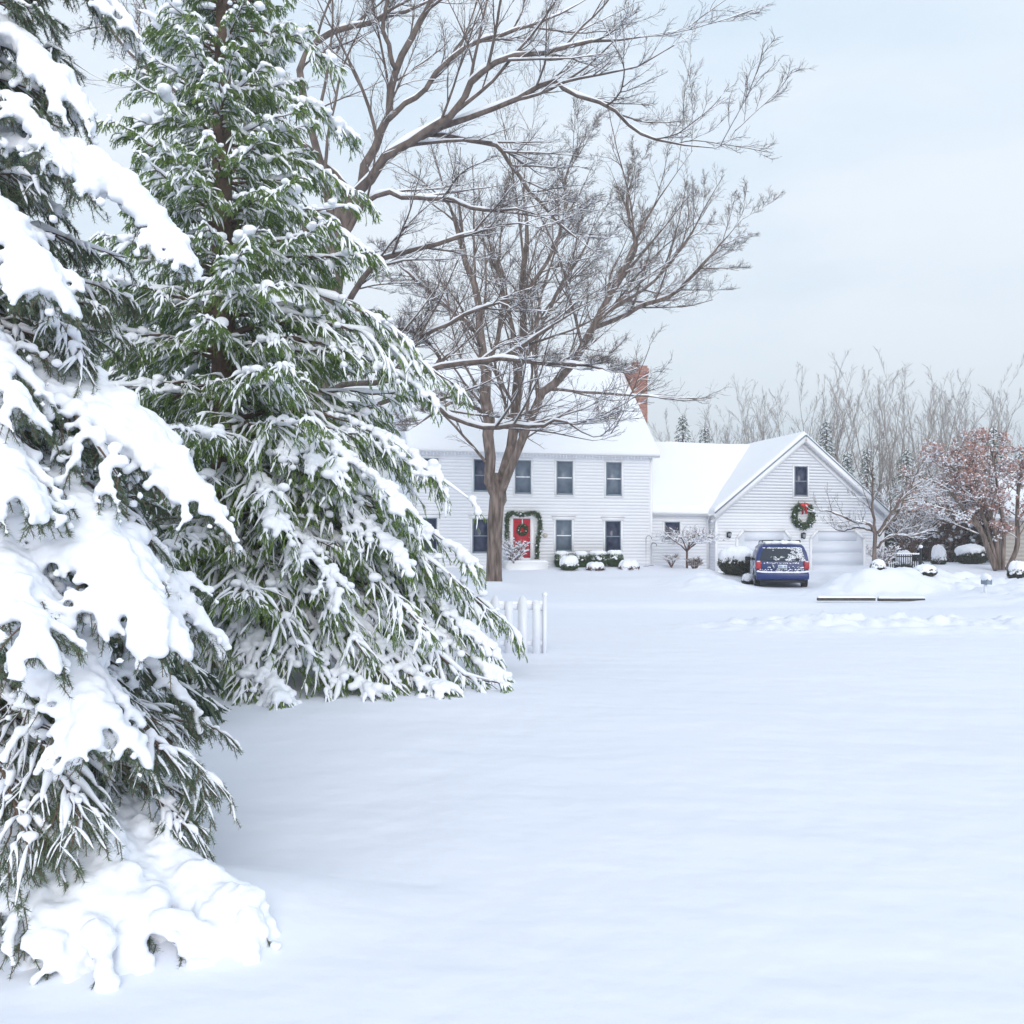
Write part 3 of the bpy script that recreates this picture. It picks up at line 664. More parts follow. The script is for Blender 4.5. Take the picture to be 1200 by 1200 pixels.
# far bare trees behind the garage: five meshes, reused at different turns and sizes
far = [(800, 66, 12.0, 'slim bare tree just right of the brick chimney'), (835, 72, 13.0, 'thin bare tree above the connecting wing roof'),
       (868, 70, 13.5, 'bare tree over the valley between wing and garage roofs'), (905, 74, 16.5, 'dense upright bare tree left of the garage peak'),
       (925, 78, 17.0, 'bare tree directly left of the garage peak, slightly behind'), (962, 74, 17.5, 'tall bare tree rising behind the right side of the garage peak'),
       (985, 80, 16.5, 'thin bare tree above the small snowy spruce'), (1030, 70, 16.3, 'tallest bare tree right of the garage roof'),
       (1046, 66, 13.8, 'thin-stemmed bare tree behind the young front-yard tree'), (1062, 76, 16.5, 'spreading bare tree in the middle of the right-hand row'),
       (1088, 80, 18.0, 'bare tree above the left part of the russet tree'), (1108, 74, 16.0, 'leaning bare tree in the right-hand row'),
       (1130, 78, 17.5, 'broad bare tree above the centre of the russet tree'), (1150, 84, 17.5, 'bare tree just right of the broadest one in the row'),
       (1172, 80, 15.5, 'bare tree near the right picture edge'), (1205, 72, 12.0, 'bare tree cut by the right picture edge'),
       (445, 62, 9.5, 'pale bare tree left of the house behind the spruce'), (130, 40, 12.5, 'bare tree far left between the two spruces')]
protos = []
flv = [dict(m=10, ratio=.34, ang=.5, up=.2, n=8, tmin=.15, rmin=.014, wig=.07), dict(m=7, ratio=.45, ang=.5, up=.2, n=6, tmin=.12, rmin=.010, wig=.09),
       dict(m=5, ratio=.5, ang=.5, up=.15, n=4, tmin=.15, rmin=.007, wig=.12)]
for k in range(5):
    rr = np.random.RandomState(50 + k)
    lb = simple_limbs((0, 0, 0), 16.0, 3.4 + .6 * k, 5 + k % 3, rr, .085, lean=(k - 2) * .4)
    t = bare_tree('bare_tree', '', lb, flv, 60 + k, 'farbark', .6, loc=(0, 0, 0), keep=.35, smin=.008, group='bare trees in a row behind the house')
    protos.append(t)
for i, (px, D, h, lab) in enumerate(far):
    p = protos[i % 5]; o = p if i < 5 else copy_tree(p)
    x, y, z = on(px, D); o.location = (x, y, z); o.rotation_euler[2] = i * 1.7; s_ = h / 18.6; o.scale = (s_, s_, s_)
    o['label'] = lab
# young tree right of the garage
D3 = 38.5
SC3 = 1
limbs = [L(D3, (1024, 676, 4.5), (1024, 668, 4), (1025, 640, 3.6), (1026, 622, 3.8)),
 L(D3, (1026, 630, 3), (1023, 600, 2.4), (1022, 565, 1.8), (1024, 530, 1)), L(D3, (1026, 626, 3), (1018, 614, 2.6), (1000, 611, 2), (975, 600, 1.4), (955, 596, .8), dD=-1),
 L(D3, (1028, 625, 3), (1042, 605, 2.6), (1058, 585, 2.2), (1072, 572, 1.8), (1092, 560, 1), dD=-1), L(D3, (1030, 628, 2.4), (1052, 600, 2.2), (1066, 575, 1.6), (1078, 545, .9), dD=1),
 L(D3, (1028, 642, 2.4), (1045, 628, 2.2), (1070, 628, 1.8), (1095, 618, 1), dD=-1), L(D3, (1022, 622, 2), (1005, 618, 1.8), (985, 622, 1.4), (968, 612, .8), dD=1)]
for l_ in limbs: l_[:, 3] *= .62
bare_tree('young_tree', 'small snow-lined bare tree in front of the right garage wall', limbs,
  [dict(m=10, ratio=.5, ang=.6, up=.25, n=7, tmin=.2, rmin=.008, wig=.09), dict(m=6, ratio=.5, ang=.7, up=.2, n=5, tmin=.2, rmin=.006, wig=.15), dict(m=3, ratio=.5, ang=.7, up=.1, n=3, tmin=.2, rmin=.005, wig=.15)], 23, 'bark', 1.0, smin=.012)
# little umbrella-shaped tree by the wing window
x, y, z = on(805, 43.4)
b = np.array([x, y, z]); rr = np.random.RandomState(4); limbs = [np.array([[*b - [0, 0, .2], .06], [*(b + [0, 0, .5]), .05], [*(b + [0, 0, .85]), .05]])]
for k in range(12):
    a = k * 2.4; r_ = 1.0 + .4 * rr.rand(); limbs.append(np.array([[*(b + [0, 0, .8]), .035], [*(b + [math.cos(a) * r_ * .4, math.sin(a) * r_ * .4, 1.25]), .025], [*(b + [math.cos(a) * r_ * .8, math.sin(a) * r_ * .8, 1.35 + .2 * rr.rand()]), .015], [*(b + [math.cos(a) * r_ * 1.1, math.sin(a) * r_ * 1.1, 1.1 + .2 * rr.rand()]), .008]]))
bare_tree('ornamental_tree', 'small umbrella-shaped snowy ornamental tree in front of the wing window', limbs,
  [dict(m=12, ratio=.4, ang=.9, up=.3, n=5, tmin=.2, rmin=.008, wig=.16), dict(m=7, ratio=.55, ang=.8, up=.2, n=4, tmin=.2, rmin=.006, wig=.2)], 29, 'brown', 1.2, smin=.014)
def twig_bush(px, D, h, sp, label, m_='brown', n=14, seed=1, sn=1.2):
    x, y, z = on(px, D); b = np.array([x, y, z]); rr = np.random.RandomState(seed); lb = [np.array([[*b - [0, 0, .15], .03], [*b, .03], [*(b + [0, 0, .1]), .03]])]
    for k in range(n):
        a = k * 2.4; q = sp * (.4 + .6 * rr.rand()); lb.append(np.array([[*b, .02], [*(b + [math.cos(a) * q * .5, math.sin(a) * q * .5, h * .55]), .014], [*(b + [math.cos(a) * q, math.sin(a) * q, h * (.75 + .3 * rr.rand())]), .007]]))
    o = bare_tree('bush', label, lb, [dict(m=9, ratio=.4, ang=.8, up=.3, n=5, tmin=.2, rmin=.007, wig=.16), dict(m=5, ratio=.5, ang=.8, up=.2, n=3, tmin=.2, rmin=.006, wig=.2)], seed, m_, sn, smin=.013)
    o['category'] = 'bush'; return o
twig_bush(602, 42.2, 1.25, .85, 'snow-laden pinkish bush in front of the red front door', seed=3, n=18, sn=1.7)
twig_bush(787, 43.3, .5, .5, 'low snowy bush left of the ornamental tree stem', seed=5); twig_bush(814, 43.2, .6, .35, 'low brown bush right of the ornamental tree stem', seed=6, sn=.5)
twig_bush(1034, 41.5, 1.0, .8, 'snowy bush left of the iron fence at the garage corner', seed=8)
twig_bush(1065, 53, 3.6, 2.4, 'tall tangled snowy bush behind the young tree', seed=9, n=26)
twig_bush(1090, 56, 3.4, 2.6, 'tall brownish snowy bush behind the iron fence', seed=10, n=24, sn=.8)

# russet tree
def russet(px, D, stems, label, seed, sx=1.0):
    x, y, z = on(px, D); b = np.array([x, y, z]); rr = np.random.RandomState(seed)
    o = thing('russet_tree', label, 'tree', (x, y, z))
    tr, cr, sn = MB(), MB(), MB(); Ps = []
    for st in stems:
        q = poly(L(D, *st), 16); q[:, :3] -= b; q[:, 3] *= .55; P, Rr = q[None, :, :3], q[None, :, 3]; tr.tubes(P, Rr, 9); snow_on(sn, P, Rr, 6, .9, .015, 1, rr); Ps.append((P, Rr))
    P = np.concatenate([a for a, _ in Ps]); Rr = np.concatenate([c for _, c in Ps]); lf = MB(); ls = MB()
    for j, lv_ in enumerate([dict(m=13, ratio=.42, ang=.85, up=.25, n=7, tmin=.25, rmin=.014, wig=.14), dict(m=8, ratio=.5, ang=.8, up=.2, n=6, tmin=.15, rmin=.009, wig=.16), dict(m=5, ratio=.5, ang=.8, up=.1, n=4, tmin=.15, rmin=.006, wig=.18)]):
        P, Rr = grow(P, Rr, rr=rr, **lv_); P[..., 2] = np.maximum(P[..., 2], .35); cr.tubes(P, Rr, 4 - (j > 0), cap=False); snow_on(sn, P, Rr, 4, 1.1, .012, .7, rr)
    C_ = P[:, 1:].reshape(-1, 3)
    side = vnoise(C_[:, 0] * .7 + 20, C_[:, 2] * .7 + 9, 3); keep = rr.rand(len(C_)) < np.clip(side * 1.0 + .10 * C_[:, 0], .06, .62)
    tufts(lf, C_[keep], 3, .07, .10, rr); ls.blobs(C_[rr.rand(len(C_)) < .42] + np.array([0, 0, .02]), .035, jit=.35)
    tr.build('trunk', M['bark'], o, smooth=True); cr.build('crown', M['brown'], o, smooth=True); lf.build('leaves', M['russet'], o); sn.build('snow', M['snow'], o, smooth=True)
    ls.build('snow_clumps', M['snow'], o, smooth=True)
russet(1165, 42, [[(1168, 668, 7), (1160, 650, 6), (1148, 618, 5), (1130, 598, 3.6), (1108, 572, 2.4), (1072, 556, 1.2)], [(1170, 668, 6), (1168, 630, 5), (1158, 598, 3.6), (1142, 570, 2.6), (1130, 545, 1.2)],
  [(1175, 668, 5), (1176, 620, 4), (1170, 580, 3), (1165, 545, 2), (1160, 520, 1)], [(1180, 668, 5), (1192, 640, 5), (1192, 600, 4), (1196, 560, 3), (1215, 530, 1.2)], [(1160, 645, 3), (1140, 612, 2.6), (1110, 598, 2), (1062, 586, 1)], [(1168, 660, 4), (1150, 600, 3.4), (1122, 555, 2.6), (1100, 535, 1.2)],
  [(1192, 610, 3), (1225, 570, 2), (1245, 545, 1)]], 'russet-leaved many-stemmed tree dusted with snow at the right', 31)

# ---------------------------------------------------------------- spruces
def bough_paths(root, az, Ln, a, b_, c_, n, rr, wig=.02):
    t = np.linspace(0, 1, n); B = len(az)
    d = np.stack([np.cos(az), np.sin(az)], 1); sd = np.stack([-np.sin(az), np.cos(az)], 1)
    bend = (rr.rand(B, 1) - .5) * .25
    xy = root[:, None, :2] + d[:, None] * (Ln[:, None] * t)[..., None] + sd[:, None] * (Ln[:, None] * bend * t ** 2)[..., None]
    z = root[:, 2:3] + Ln[:, None] * (a[:, None] * t - b_[:, None] * t ** 2 + c_[:, None] * t ** 4)
    P = np.concatenate([xy, z[..., None]], 2); P[:, 1:] += rr.normal(size=P[:, 1:].shape) * wig * Ln[:, None, None] * .35
    return P
def laterals(P, per_m, frac, lmax, rr, droop=.5, ang=.9, n=6, tmin=.12, base=.10, fwd=0):
    B, k, _ = P.shape; Ln = np.linalg.norm(np.diff(P, axis=1), axis=2).sum(1)
    cnt = np.maximum((Ln * per_m).astype(int), 4); idx = np.repeat(np.arange(B), cnt); N = len(idx)
    t = tmin + (1 - tmin) * rr.rand(N) ** .85; f = t * (k - 1); i = np.minimum(f.astype(int), k - 2); fr = (f - i)[:, None]
    pos = P[idx, i] * (1 - fr) + P[idx, i + 1] * fr; tan = norm(P[idx, i + 1] - P[idx, i])
    sd = norm(np.cross(tan, np.array([0, 0, 1.]))) * np.where(rr.rand(N, 1) < .5, -1, 1)
    a = ang * (.55 + .6 * rr.rand(N, 1)) * (1 - .35 * t[:, None])
    d = norm(tan * np.cos(a) + sd * np.sin(a) + rr.normal(size=(N, 3)) * .10)
    ln = np.minimum(frac * Ln[idx] * (1.05 - t) ** .65 + base, lmax) * (.6 + .6 * rr.rand(N))
    s = np.linspace(0, 1, n)[None, :, None]
    Q = pos[:, None] + d[:, None] * (ln[:, None, None] * s) + np.array([0, 0, -1.]) * (ln * droop * (.5 + rr.rand(N)))[:, None, None] * s ** 1.7
    Q += rr.normal(size=Q.shape) * (ln[:, None, None] * .02) * (s > 0)
    return Q, ln, t, idx
def twigs(Q, ln, per_m, tl, rr, drop=.8, out=.7, tmin=.1):
    N, k, _ = Q.shape; cnt = np.maximum((ln * per_m).astype(int), 2); idx = np.repeat(np.arange(N), cnt); n = len(idx)
    t = tmin + (1 - tmin) * rr.rand(n); f = t * (k - 1); i = np.minimum(f.astype(int), k - 2); fr = (f - i)[:, None]
    A = Q[idx, i] * (1 - fr) + Q[idx, i + 1] * fr; tan = norm(Q[idx, i + 1] - Q[idx, i])
    sd = norm(np.cross(tan, np.array([0, 0, 1.]))) * np.where(rr.rand(n, 1) < .5, -1, 1)
    d = norm(tan * out + sd * (.2 + .6 * rr.rand(n, 1)) + np.array([0, 0, -1.]) * drop * (.2 + rr.rand(n, 1)) + rr.normal(size=(n, 3)) * .12)
    return A, A + d * (tl * (.6 + .7 * rr.rand(n, 1))), t
def tree_trunk(mb, h, r, rr, lean=(0, 0)):
    t = np.linspace(0, 1, 22); P = np.stack([lean[0] * t + .02 * np.sin(t * 9), lean[1] * t, -.3 + (h + .3) * t], 1)
    mb.tubes(P[None], (r * (1 - t) ** .85 + .012)[None] * (1 + .05 * rr.rand(1, 22)), 12)
def clampz(P, base, h=.05):
    gzv_ = ground_z(P[..., 0] + base[0], P[..., 1] + base[1]) - base[2]
    P[..., 2] = np.maximum(P[..., 2], gzv_ + h); return P

# --- tall Norway spruce
rr = np.random.RandomState(101)
bx_, by_ = at(262, 640, 12.4)[0], 12.4; base = (bx_, by_, gz(bx_, by_))
sp = thing('spruce_tree', 'tall drooping green spruce with snow-striped boughs in the middle ground', 'tree', base)
NB = 300
zz = .35 + np.round(11.9 * (np.arange(NB) / NB) ** 1.08 / .62) * .62 + rr.normal(size=NB) * .055; az = np.arange(NB) * 2.39996 + rr.rand(NB) * .5
rad = 3.3 * np.clip(1 - zz / 13.2, 0, 1) ** 1.22 + .25 * (zz < .8)
Ln = rad * (.58 + .52 * rr.rand(NB))
front = np.sin(az) < -.4; Ln[front & (zz < 1.6)] = np.minimum(Ln[front & (zz < 1.6)], 2.9)
low = np.clip(1 - zz / 9, 0, 1)
root = np.stack([0 * zz, 0 * zz, zz + .28 * rad], 1)
P0 = bough_paths(root, az, Ln, .12 + .25 * (1 - low) + .1 * rr.rand(NB), .22 + .24 * low + .1 * rr.rand(NB), .12 + .1 * rr.rand(NB), 16, rr)
# hand-placed boughs that make the right-hand outline: tip pixel, depth
tips = [(578, 762, 11.4), (574, 716, 11.8), (582, 832, 10.6), (556, 590, 11.6), (604, 738, 12.2), (552, 655, 11.2), (520, 560, 11.6), (515, 470, 11.8), (480, 400, 12.0), (440, 300, 12.2), (430, 235, 12.3), (330, 838, 9.6), (440, 838, 9.9), (520, 838, 10.2),
        (566, 745, 12.2), (585, 800, 11.2), (470, 590, 10.4), (400, 700, 9.9), (500, 740, 10.3), (545, 458, 12.0), (395, 570, 10.4), (330, 620, 10.0), (415, 160, 12.5), (395, 80, 12.4), (545, 690, 11.0), (480, 660, 10.5), (240, 836, 9.9), (290, 815, 9.8), (385, 815, 9.9), (465, 812, 10.1), (350, 760, 9.9), (430, 770, 10.1), (510, 800, 10.5), (210, 800, 10.4)]
ex = []
for (px, py, D) in tips:
    T_ = at(px, py, D) - np.array(base); r_ = math.hypot(T_[0], T_[1]); s = np.linspace(0, 1, 16)
    z0 = T_[2] + r_ * (.22 if T_[2] > .8 else .30) + .1; z = z0 + (T_[2] - z0) * s ** 1.6 + .10 * r_ * np.sin(s * np.pi)
    ex.append(np.stack([T_[0] * s, T_[1] * s, z], 1))
ex = np.array(ex); ex[:, 1:-1] += rr.normal(size=ex[:, 1:-1].shape) * .015
P0 = np.concatenate([P0, ex]); P0 = clampz(P0, base, .10)
Ln = np.linalg.norm(np.diff(P0, axis=1), axis=2).sum(1)
Q, ln, tq, iq = laterals(P0, 11, .26, .72, rr, droop=.42, ang=.95)
Q2, ln2, tq2, iq2 = laterals(Q, 6, .5, .24, rr, droop=.5, ang=.75, n=4, base=.05)
Q = clampz(Q, base, -.04); Q2 = clampz(Q2, base, -.05)
A1, B1, _ = twigs(Q, ln, 17, .085, rr, 1.6, .5); A2, B2, _ = twigs(Q2, ln2, 16, .075, rr, 1.6, .5)
A, B_ = np.concatenate([A1, A2]), np.concatenate([B1, B2])
print('norway', len(P0), len(Q), len(Q2), len(A))
tm = MB(); tree_trunk(tm, 13.0, .2, rr); tm.build('trunk', M['sbark'], sp, smooth=True)
bm_ = MB(); bm_.tubes(P0, (np.linspace(1, .12, 16)[None] * (Ln * .011 + .006)[:, None]), 6, cap=False); bm_.tubes(Q, np.linspace(.007, .003, 6)[None] * np.ones((len(Q), 1)), 3, cap=False); bm_.build('branches', M['twigbark'], sp, smooth=True)
f = MB(); mid = (A * .45 + B_ * .55); f.tubes(np.stack([A, mid, B_], 1), np.array([[.0035, .0055, .003]]) * np.ones((len(A), 1)), 3, cap=False)
f.tubes(Q2, np.linspace(.006, .004, 4)[None] * np.ones((len(Q2), 1)), 3, cap=False)
f.needles(A, B_, 22, .019, .0038, .95, rr); f.needles(Q[:, 3], Q[:, 5], 20, .022, .0045, .8, rr); f.needles(Q2[:, 0], Q2[:, 3], 14, .022, .0045, .8, rr)
f.build('crown', M['norway'], sp)
sn = MB()
def strip(mb, Q, r, rr, k=6, keep=.9, nz=.6, lift=.55, m=None):
    sel = rr.rand(len(Q)) < keep; Q = Q[sel]; r = r[sel]; B, n, _ = Q.shape; m = m or 9
    w = (1 - nz / 2 + nz * (rr.rand(B, n + 1) - .5) * 1.5); w = np.clip(w, .15, 1.6)
    t = np.linspace(0, 1, m); f = t * (n - 1); i = np.minimum(f.astype(int), n - 2); fr = f - i
    C_ = Q[:, i] * (1 - fr)[None, :, None] + Q[:, i + 1] * fr[None, :, None]; fs = fr * fr * (3 - 2 * fr)
    w = w[:, i] * (1 - fs)[None] + w[:, i + 1] * fs[None]
    rd = r[:, None] * w * np.sqrt(np.clip(np.sin(np.pi * np.clip(t * .96 + .03, 0, 1)), 0, 1))[None]
    C_[..., 2] += rd * lift + .005
    mb.tubes(C_, rd, k, cap=False)
strip(sn, P0[:, 3:], .036 + .020 * rr.rand(len(P0)), rr, 7, .95, .8, .7)
strip(sn, Q, .020 + .021 * rr.rand(len(Q)) * (.7 + .6 * ln), rr, 7, .9, .9, .8)
strip(sn, Q2, .011 + .013 * rr.rand(len(Q2)), rr, 6, .52, .8, .8)
sn2 = MB()
hv_ = np.isin(iq, [300 + i for i in (0, 3, 5, 6, 7, 11, 12, 13, 15, 16, 17, 20, 21, 22, 25)]) & (tq > .45)
Ch = Q[hv_][:, :5].reshape(-1, 3); rh = .034 + .030 * rr.rand(len(Ch)); Ch[:, 2] += rh * .7; sn2.blobs(Ch, np.stack([rh, rh, rh * .8], 1), sub=2, jit=.06)
# heaped caps near the bough ends
nb = len(P0); for_end = rr.rand(nb, 6) * .45 + .55
pi = (for_end * 15).astype(int).clip(0, 15); C_ = P0[np.arange(nb)[:, None], pi].reshape(-1, 3) + rr.normal(size=(nb * 6, 3)) * np.array([.07, .07, .015]); C_[:, 2] += .03
sel = rr.rand(len(C_)) < .75; C_ = C_[sel]; q = .04 + .055 * rr.rand(len(C_)) ** 1.5; sn2.blobs(C_, np.stack([q, q, q * .7], 1), sub=2, jit=.08)
sn.build('snow', M['snow'], sp, smooth=True); so = sn2.build('snow_pillows', M['snow'], sp, smooth=True); bake(so, .018, 4, .5, .02, .06)

# --- near blue spruce at the left edge
rr = np.random.RandomState(202)
base = np.array([-3.35, 5.4, gz(-3.35, 5.4)])
bs = thing('blue_spruce', 'near spruce at the left edge weighed down by thick snow pillows', 'tree', tuple(base))
heavy = [  # tip px, py, depth, root height above tip, snow thickness, width
 (212, 292, 4.9, .62, 1.15, 1.0), (246, 600, 4.7, .75, 1.2, 1.05), (238, 735, 4.9, .75, 1.0, 1.0), (186, 738, 4.05, .66, 1.35, 1.15), (118, 850, 3.9, .58, 1.2, .95),
 (62, 345, 4.3, .55, 1.1, .9), (92, 130, 5.1, .5, 1.1, .9), (30, 590, 3.9, .5, 1.0, .8), (40, 760, 3.7, .6, 1.0, .8), (60, 1090, 3.75, .25, .8, .8), (20, 470, 4.2, .5, .9, .8),
 (150, 30, 5.3, .5, .9, .8), (236, 908, 4.6, .45, .55, .8), (215, 968, 4.4, .35, .6, .8), (140, 560, 4.4, .6, .8, .8), (128, 1140, 3.7, .30, 1.3, 1.0), (205, 1130, 3.8, .42, 1.3, 1.0), (300, 1122, 4.0, .35, 1.2, 1.1),
 (190, 880, 4.4, .5, .7, .9), (170, 1020, 4.2, .4, .7, .9), (95, 960, 3.9, .4, .6, .9), (35, 1000, 3.75, .4, .6, .9), (205, 815, 4.9, .55, .8, .9), (100, 420, 4.8, .5, .7, .9), (80, 200, 4.7, .5, .9, .8), (215, 1005, 4.5, .3, .9, .9), (180, 640, 4.9, .5, .6, .8)]
ex, hv, wd = [], [], []
for (px, py, D, up, th, wdt) in heavy:
    T_ = at(px, py, D) - base; r_ = math.hypot(T_[0], T_[1]); s = np.linspace(0, 1, 16); z0 = T_[2] + up
    z = z0 + (T_[2] - z0) * s ** 2.4 + .06 * r_ * np.sin(s * np.pi); ex.append(np.stack([T_[0] * s, T_[1] * s, z], 1)); hv.append(th); wd.append(wdt)
ex = np.array(ex); hv = np.array(hv); wd = np.array(wd)
NB = 210
zz = .25 + 6.4 * (np.arange(NB) / NB) ** 1.1 + rr.rand(NB) * .1; az = np.arange(NB) * 2.39996 + rr.rand(NB) * .5
rad = 1.95 * np.clip(1 - zz / 8.2, 0, 1) ** .9; Ln = rad * (.62 + .3 * rr.rand(NB))
P0 = bough_paths(np.stack([0 * zz, 0 * zz, zz + .15 * rad], 1), az, Ln, .15 + .1 * rr.rand(NB), .35 + .15 * rr.rand(NB), .08 + .05 * rr.rand(NB), 16, rr)
nf = len(P0); P0 = np.concatenate([P0, ex]); P0 = clampz(P0, base, .07); hvs = np.concatenate([.16 + .34 * rr.rand(nf) ** 1.5, hv])
Ln = np.linalg.norm(np.diff(P0, axis=1), axis=2).sum(1)
Q, ln, tq, iq = laterals(P0, 17, .24, .48, rr, droop=.42, ang=1.0, base=.08)
Q2, ln2, tq2, iq2 = laterals(Q, 9, .55, .20, rr, droop=.35, ang=.8, n=4, base=.05)
Q = clampz(Q, base, -.04); Q2 = clampz(Q2, base, -.05)
A1, B1, _ = twigs(Q, ln, 20, .085, rr, 1.3, .75); A2, B2, _ = twigs(Q2, ln2, 18, .07, rr, 1.2, .75)
A, B_ = np.concatenate([A1, A2]), np.concatenate([B1, B2])
# only what lies towards the camera side keeps its full needle count
vis = (A[:, 1] < .9); A, B_ = A[vis], B_[vis]
print('blue', len(P0), len(Q), len(Q2), len(A))
tm = MB(); tree_trunk(tm, 8.0, .13, rr); tm.build('trunk', M['sbark'], bs, smooth=True)
bm_ = MB(); bm_.tubes(P0, (np.linspace(1, .15, 16)[None] * (Ln * .009 + .006)[:, None]), 6, cap=False); bm_.tubes(Q, np.linspace(.005, .0025, 6)[None] * np.ones((len(Q), 1)), 4, cap=False)
bm_.tubes(np.stack([A, B_], 1), np.array([[.0025, .0018]]) * np.ones((len(A), 1)), 3, cap=False); bm_.build('branches', M['twigbark'], bs, smooth=True)
f = MB(); f.needles(A, B_, 30, .023, .0026, .95, rr); f.needles(Q[:, 2], Q[:, 5], 80, .023, .0026, .95, rr); f.needles(Q2[:, 0], Q2[:, 3], 55, .023, .0026, .95, rr)
f.build('crown', M['blue'], bs)
sn = MB(); sl_ = MB()
n16 = np.linspace(0, 1, 16)
# pillows along the boughs
tb = np.linspace(.25, 1, 26); fi = tb * 15; i0 = np.minimum(fi.astype(int), 14); fr = (fi - i0)[None, :, None]
C_ = P0[:, i0] * (1 - fr) + P0[:, i0 + 1] * fr
rad_ = (.022 + .054 * hvs[:, None] ** 2 * np.sin(np.pi * np.clip(tb * .75 + .12, 0, 1))[None]) * (.75 + .5 * rr.rand(len(P0), 26)); rad_[:, -1] *= .6
C_ = C_ + rr.normal(size=C_.shape) * np.array([.02, .02, .008]); C_[..., 2] += rad_ * .6
hi = hvs >= .55; rf = rad_[hi].ravel(); sn.blobs(C_[hi].reshape(-1, 3), np.stack([rf, rf, rf * .85], 1), jit=.1); strip(sl_, P0[~hi][:, 4:], .020 + .014 * rr.rand((~hi).sum()), rr, 7, .95, .8, .7)
hb = hvs >= 1.12; tw = np.linspace(.42, .93, 22); fi = tw * 15; i0 = np.minimum(fi.astype(int), 14); fr = (fi - i0)[None, :, None]
Cw = P0[hb][:, i0] * (1 - fr) + P0[hb][:, i0 + 1] * fr; ww = np.sin(np.pi * np.linspace(.12, .9, 22))[None] * (.55 + .35 * hvs[hb][:, None]) ; dirw = norm(P0[hb][:, 15] - P0[hb][:, 0]); perp = norm(np.stack([-dirw[:, 1], dirw[:, 0], 0 * dirw[:, 0]], 1))
for k_2 in range(5):
    off = (rr.rand(*ww.shape) - .5) * .42 * ww; Cc = Cw + perp[:, None] * off[..., None]; Cc[..., 2] += .035 - np.abs(off) * .35
    q_ = ((.085 + .05 * rr.rand(*ww.shape)) * ww).ravel(); sn.blobs(Cc.reshape(-1, 3), np.stack([q_, q_, q_ * .62], 1), sub=2, jit=.05)
# side fingers
s6 = np.linspace(.05, 1, 7); fi = s6 * 5; i0 = np.minimum(fi.astype(int), 4); fr = (fi - i0)[None, :, None]
C_ = Q[:, i0] * (1 - fr) + Q[:, i0 + 1] * fr; hq = hvs[iq]
rq = (.013 + .032 * hq[:, None] ** 1.6 * (1 - .45 * s6)[None]) * (.65 + .6 * rr.rand(len(Q), 7)); C_[..., 2] += rq * .75
lo = hq < .72; strip(sl_, Q[lo], .008 + .011 * rr.rand(lo.sum()) + .010 * hq[lo], rr, 6, .85, .9, .8)
kp = (~lo) & (rr.rand(len(Q)) < np.clip(.35 + .6 * hq, 0, .97)); rf = rq[kp].ravel(); sn.blobs(C_[kp].reshape(-1, 3), np.stack([rf, rf, rf * .85], 1), jit=.1)
C_ = Q2[:, 1:].copy(); hq2 = hq[iq2]; lo2 = hq2 < .72; strip(sl_, Q2[lo2], .0045 + .006 * rr.rand(lo2.sum()), rr, 5, .6, .8, .8); r2 = (.008 + .014 * hq2[:, None]) * (.6 + .8 * rr.rand(len(Q2), 3)); C_[..., 2] += r2 * .8
kp = (~lo2) & (rr.rand(len(Q2)) < .32 + .4 * hq2); sn.blobs(C_[kp].reshape(-1, 3), r2[kp].ravel(), jit=.1)
sl_.build('snow_strips', M['snow'], bs, smooth=True); so = sn.build('snow_pillows', M['snow'], bs, smooth=True); bake(so, .0135, 7, .5, .022, .05)

# --- smaller / distant conifers
def conifer(px, D, h, r, label, seed, snow=.7, name='spruce_tree', group='conifers behind the house', detail=1.0, zb_=.3):
    rr = np.random.RandomState(seed); x, y, z = on(px, D); o = thing(name, label, 'tree', (x, y, z), 0, group)
    NB = int(26 * h * .7 * detail); zz = zb_ + (h - zb_ - .1) * (np.arange(NB) / NB); az = np.arange(NB) * 2.39996
    rad = r * np.clip(1 - zz / h, 0, 1) ** .9; Ln = rad * (.65 + .45 * rr.rand(NB)) + .12
    P = bough_paths(np.stack([0 * zz, 0 * zz, zz + .1 * rad], 1), az, Ln, .15 + 0 * zz, .45 + .2 * rr.rand(NB), .1 + 0 * zz, 8, rr)
    Q, ln, _, _ = laterals(P, 7 * detail, .32, .8, rr, droop=.4, n=4); A, B_, _ = twigs(Q, ln, 10 * detail, .16, rr, .6, .8)
    t_ = MB(); tree_trunk(t_, h, .012 * h + .02, rr); t_.build('trunk', M['sbark'], o, smooth=True)
    f = MB(); f.tubes(P, np.linspace(.03, .01, 8)[None] * np.ones((len(P), 1)), 3, cap=False); f.tubes(np.stack([A, B_], 1), np.array([[.022, .006]]) * np.ones((len(A), 1)), 3, cap=False)
    f.needles(A, B_, 5, .06, .02, .8, rr); f.build('crown', M['faconifer'], o)
    s = MB(); strip(s, P[:, 1:], .045 * snow + .04 * rr.rand(len(P)) * snow, rr, 5, .9, .8); strip(s, Q, .03 * snow + .03 * rr.rand(len(Q)) * snow, rr, 4, .75, .8); s.build('snow', M['snow'], o, smooth=True)
conifer(968, 62, 9.3, 1.9, 'snowy spruce whose tip shows behind the right slope of the garage roof', 1)
conifer(993, 66, 7.6, 1.5, 'small spruce behind the garage roof, right of the taller one', 2)
conifer(1016, 64, 7.6, 1.5, 'grey-green pointed spruce just right of the garage roof', 3)
conifer(1062, 62, 7.4, 2.4, 'dark snowy conifer behind the young bare tree', 4)
conifer(1085, 66, 6.2, 2.0, 'low snowy conifer at the foot of the bare trees', 5)
conifer(800, 64, 9.9, 2.6, 'bushy conifer showing above the wing roof beside the chimney', 6)
conifer(826, 67, 9.5, 2.2, 'conifer showing above the wing roof, right of the bushy one', 7)
conifer(1164, 58, 8.3, 3.6, 'broad dark green conifer behind the russet tree', 8)
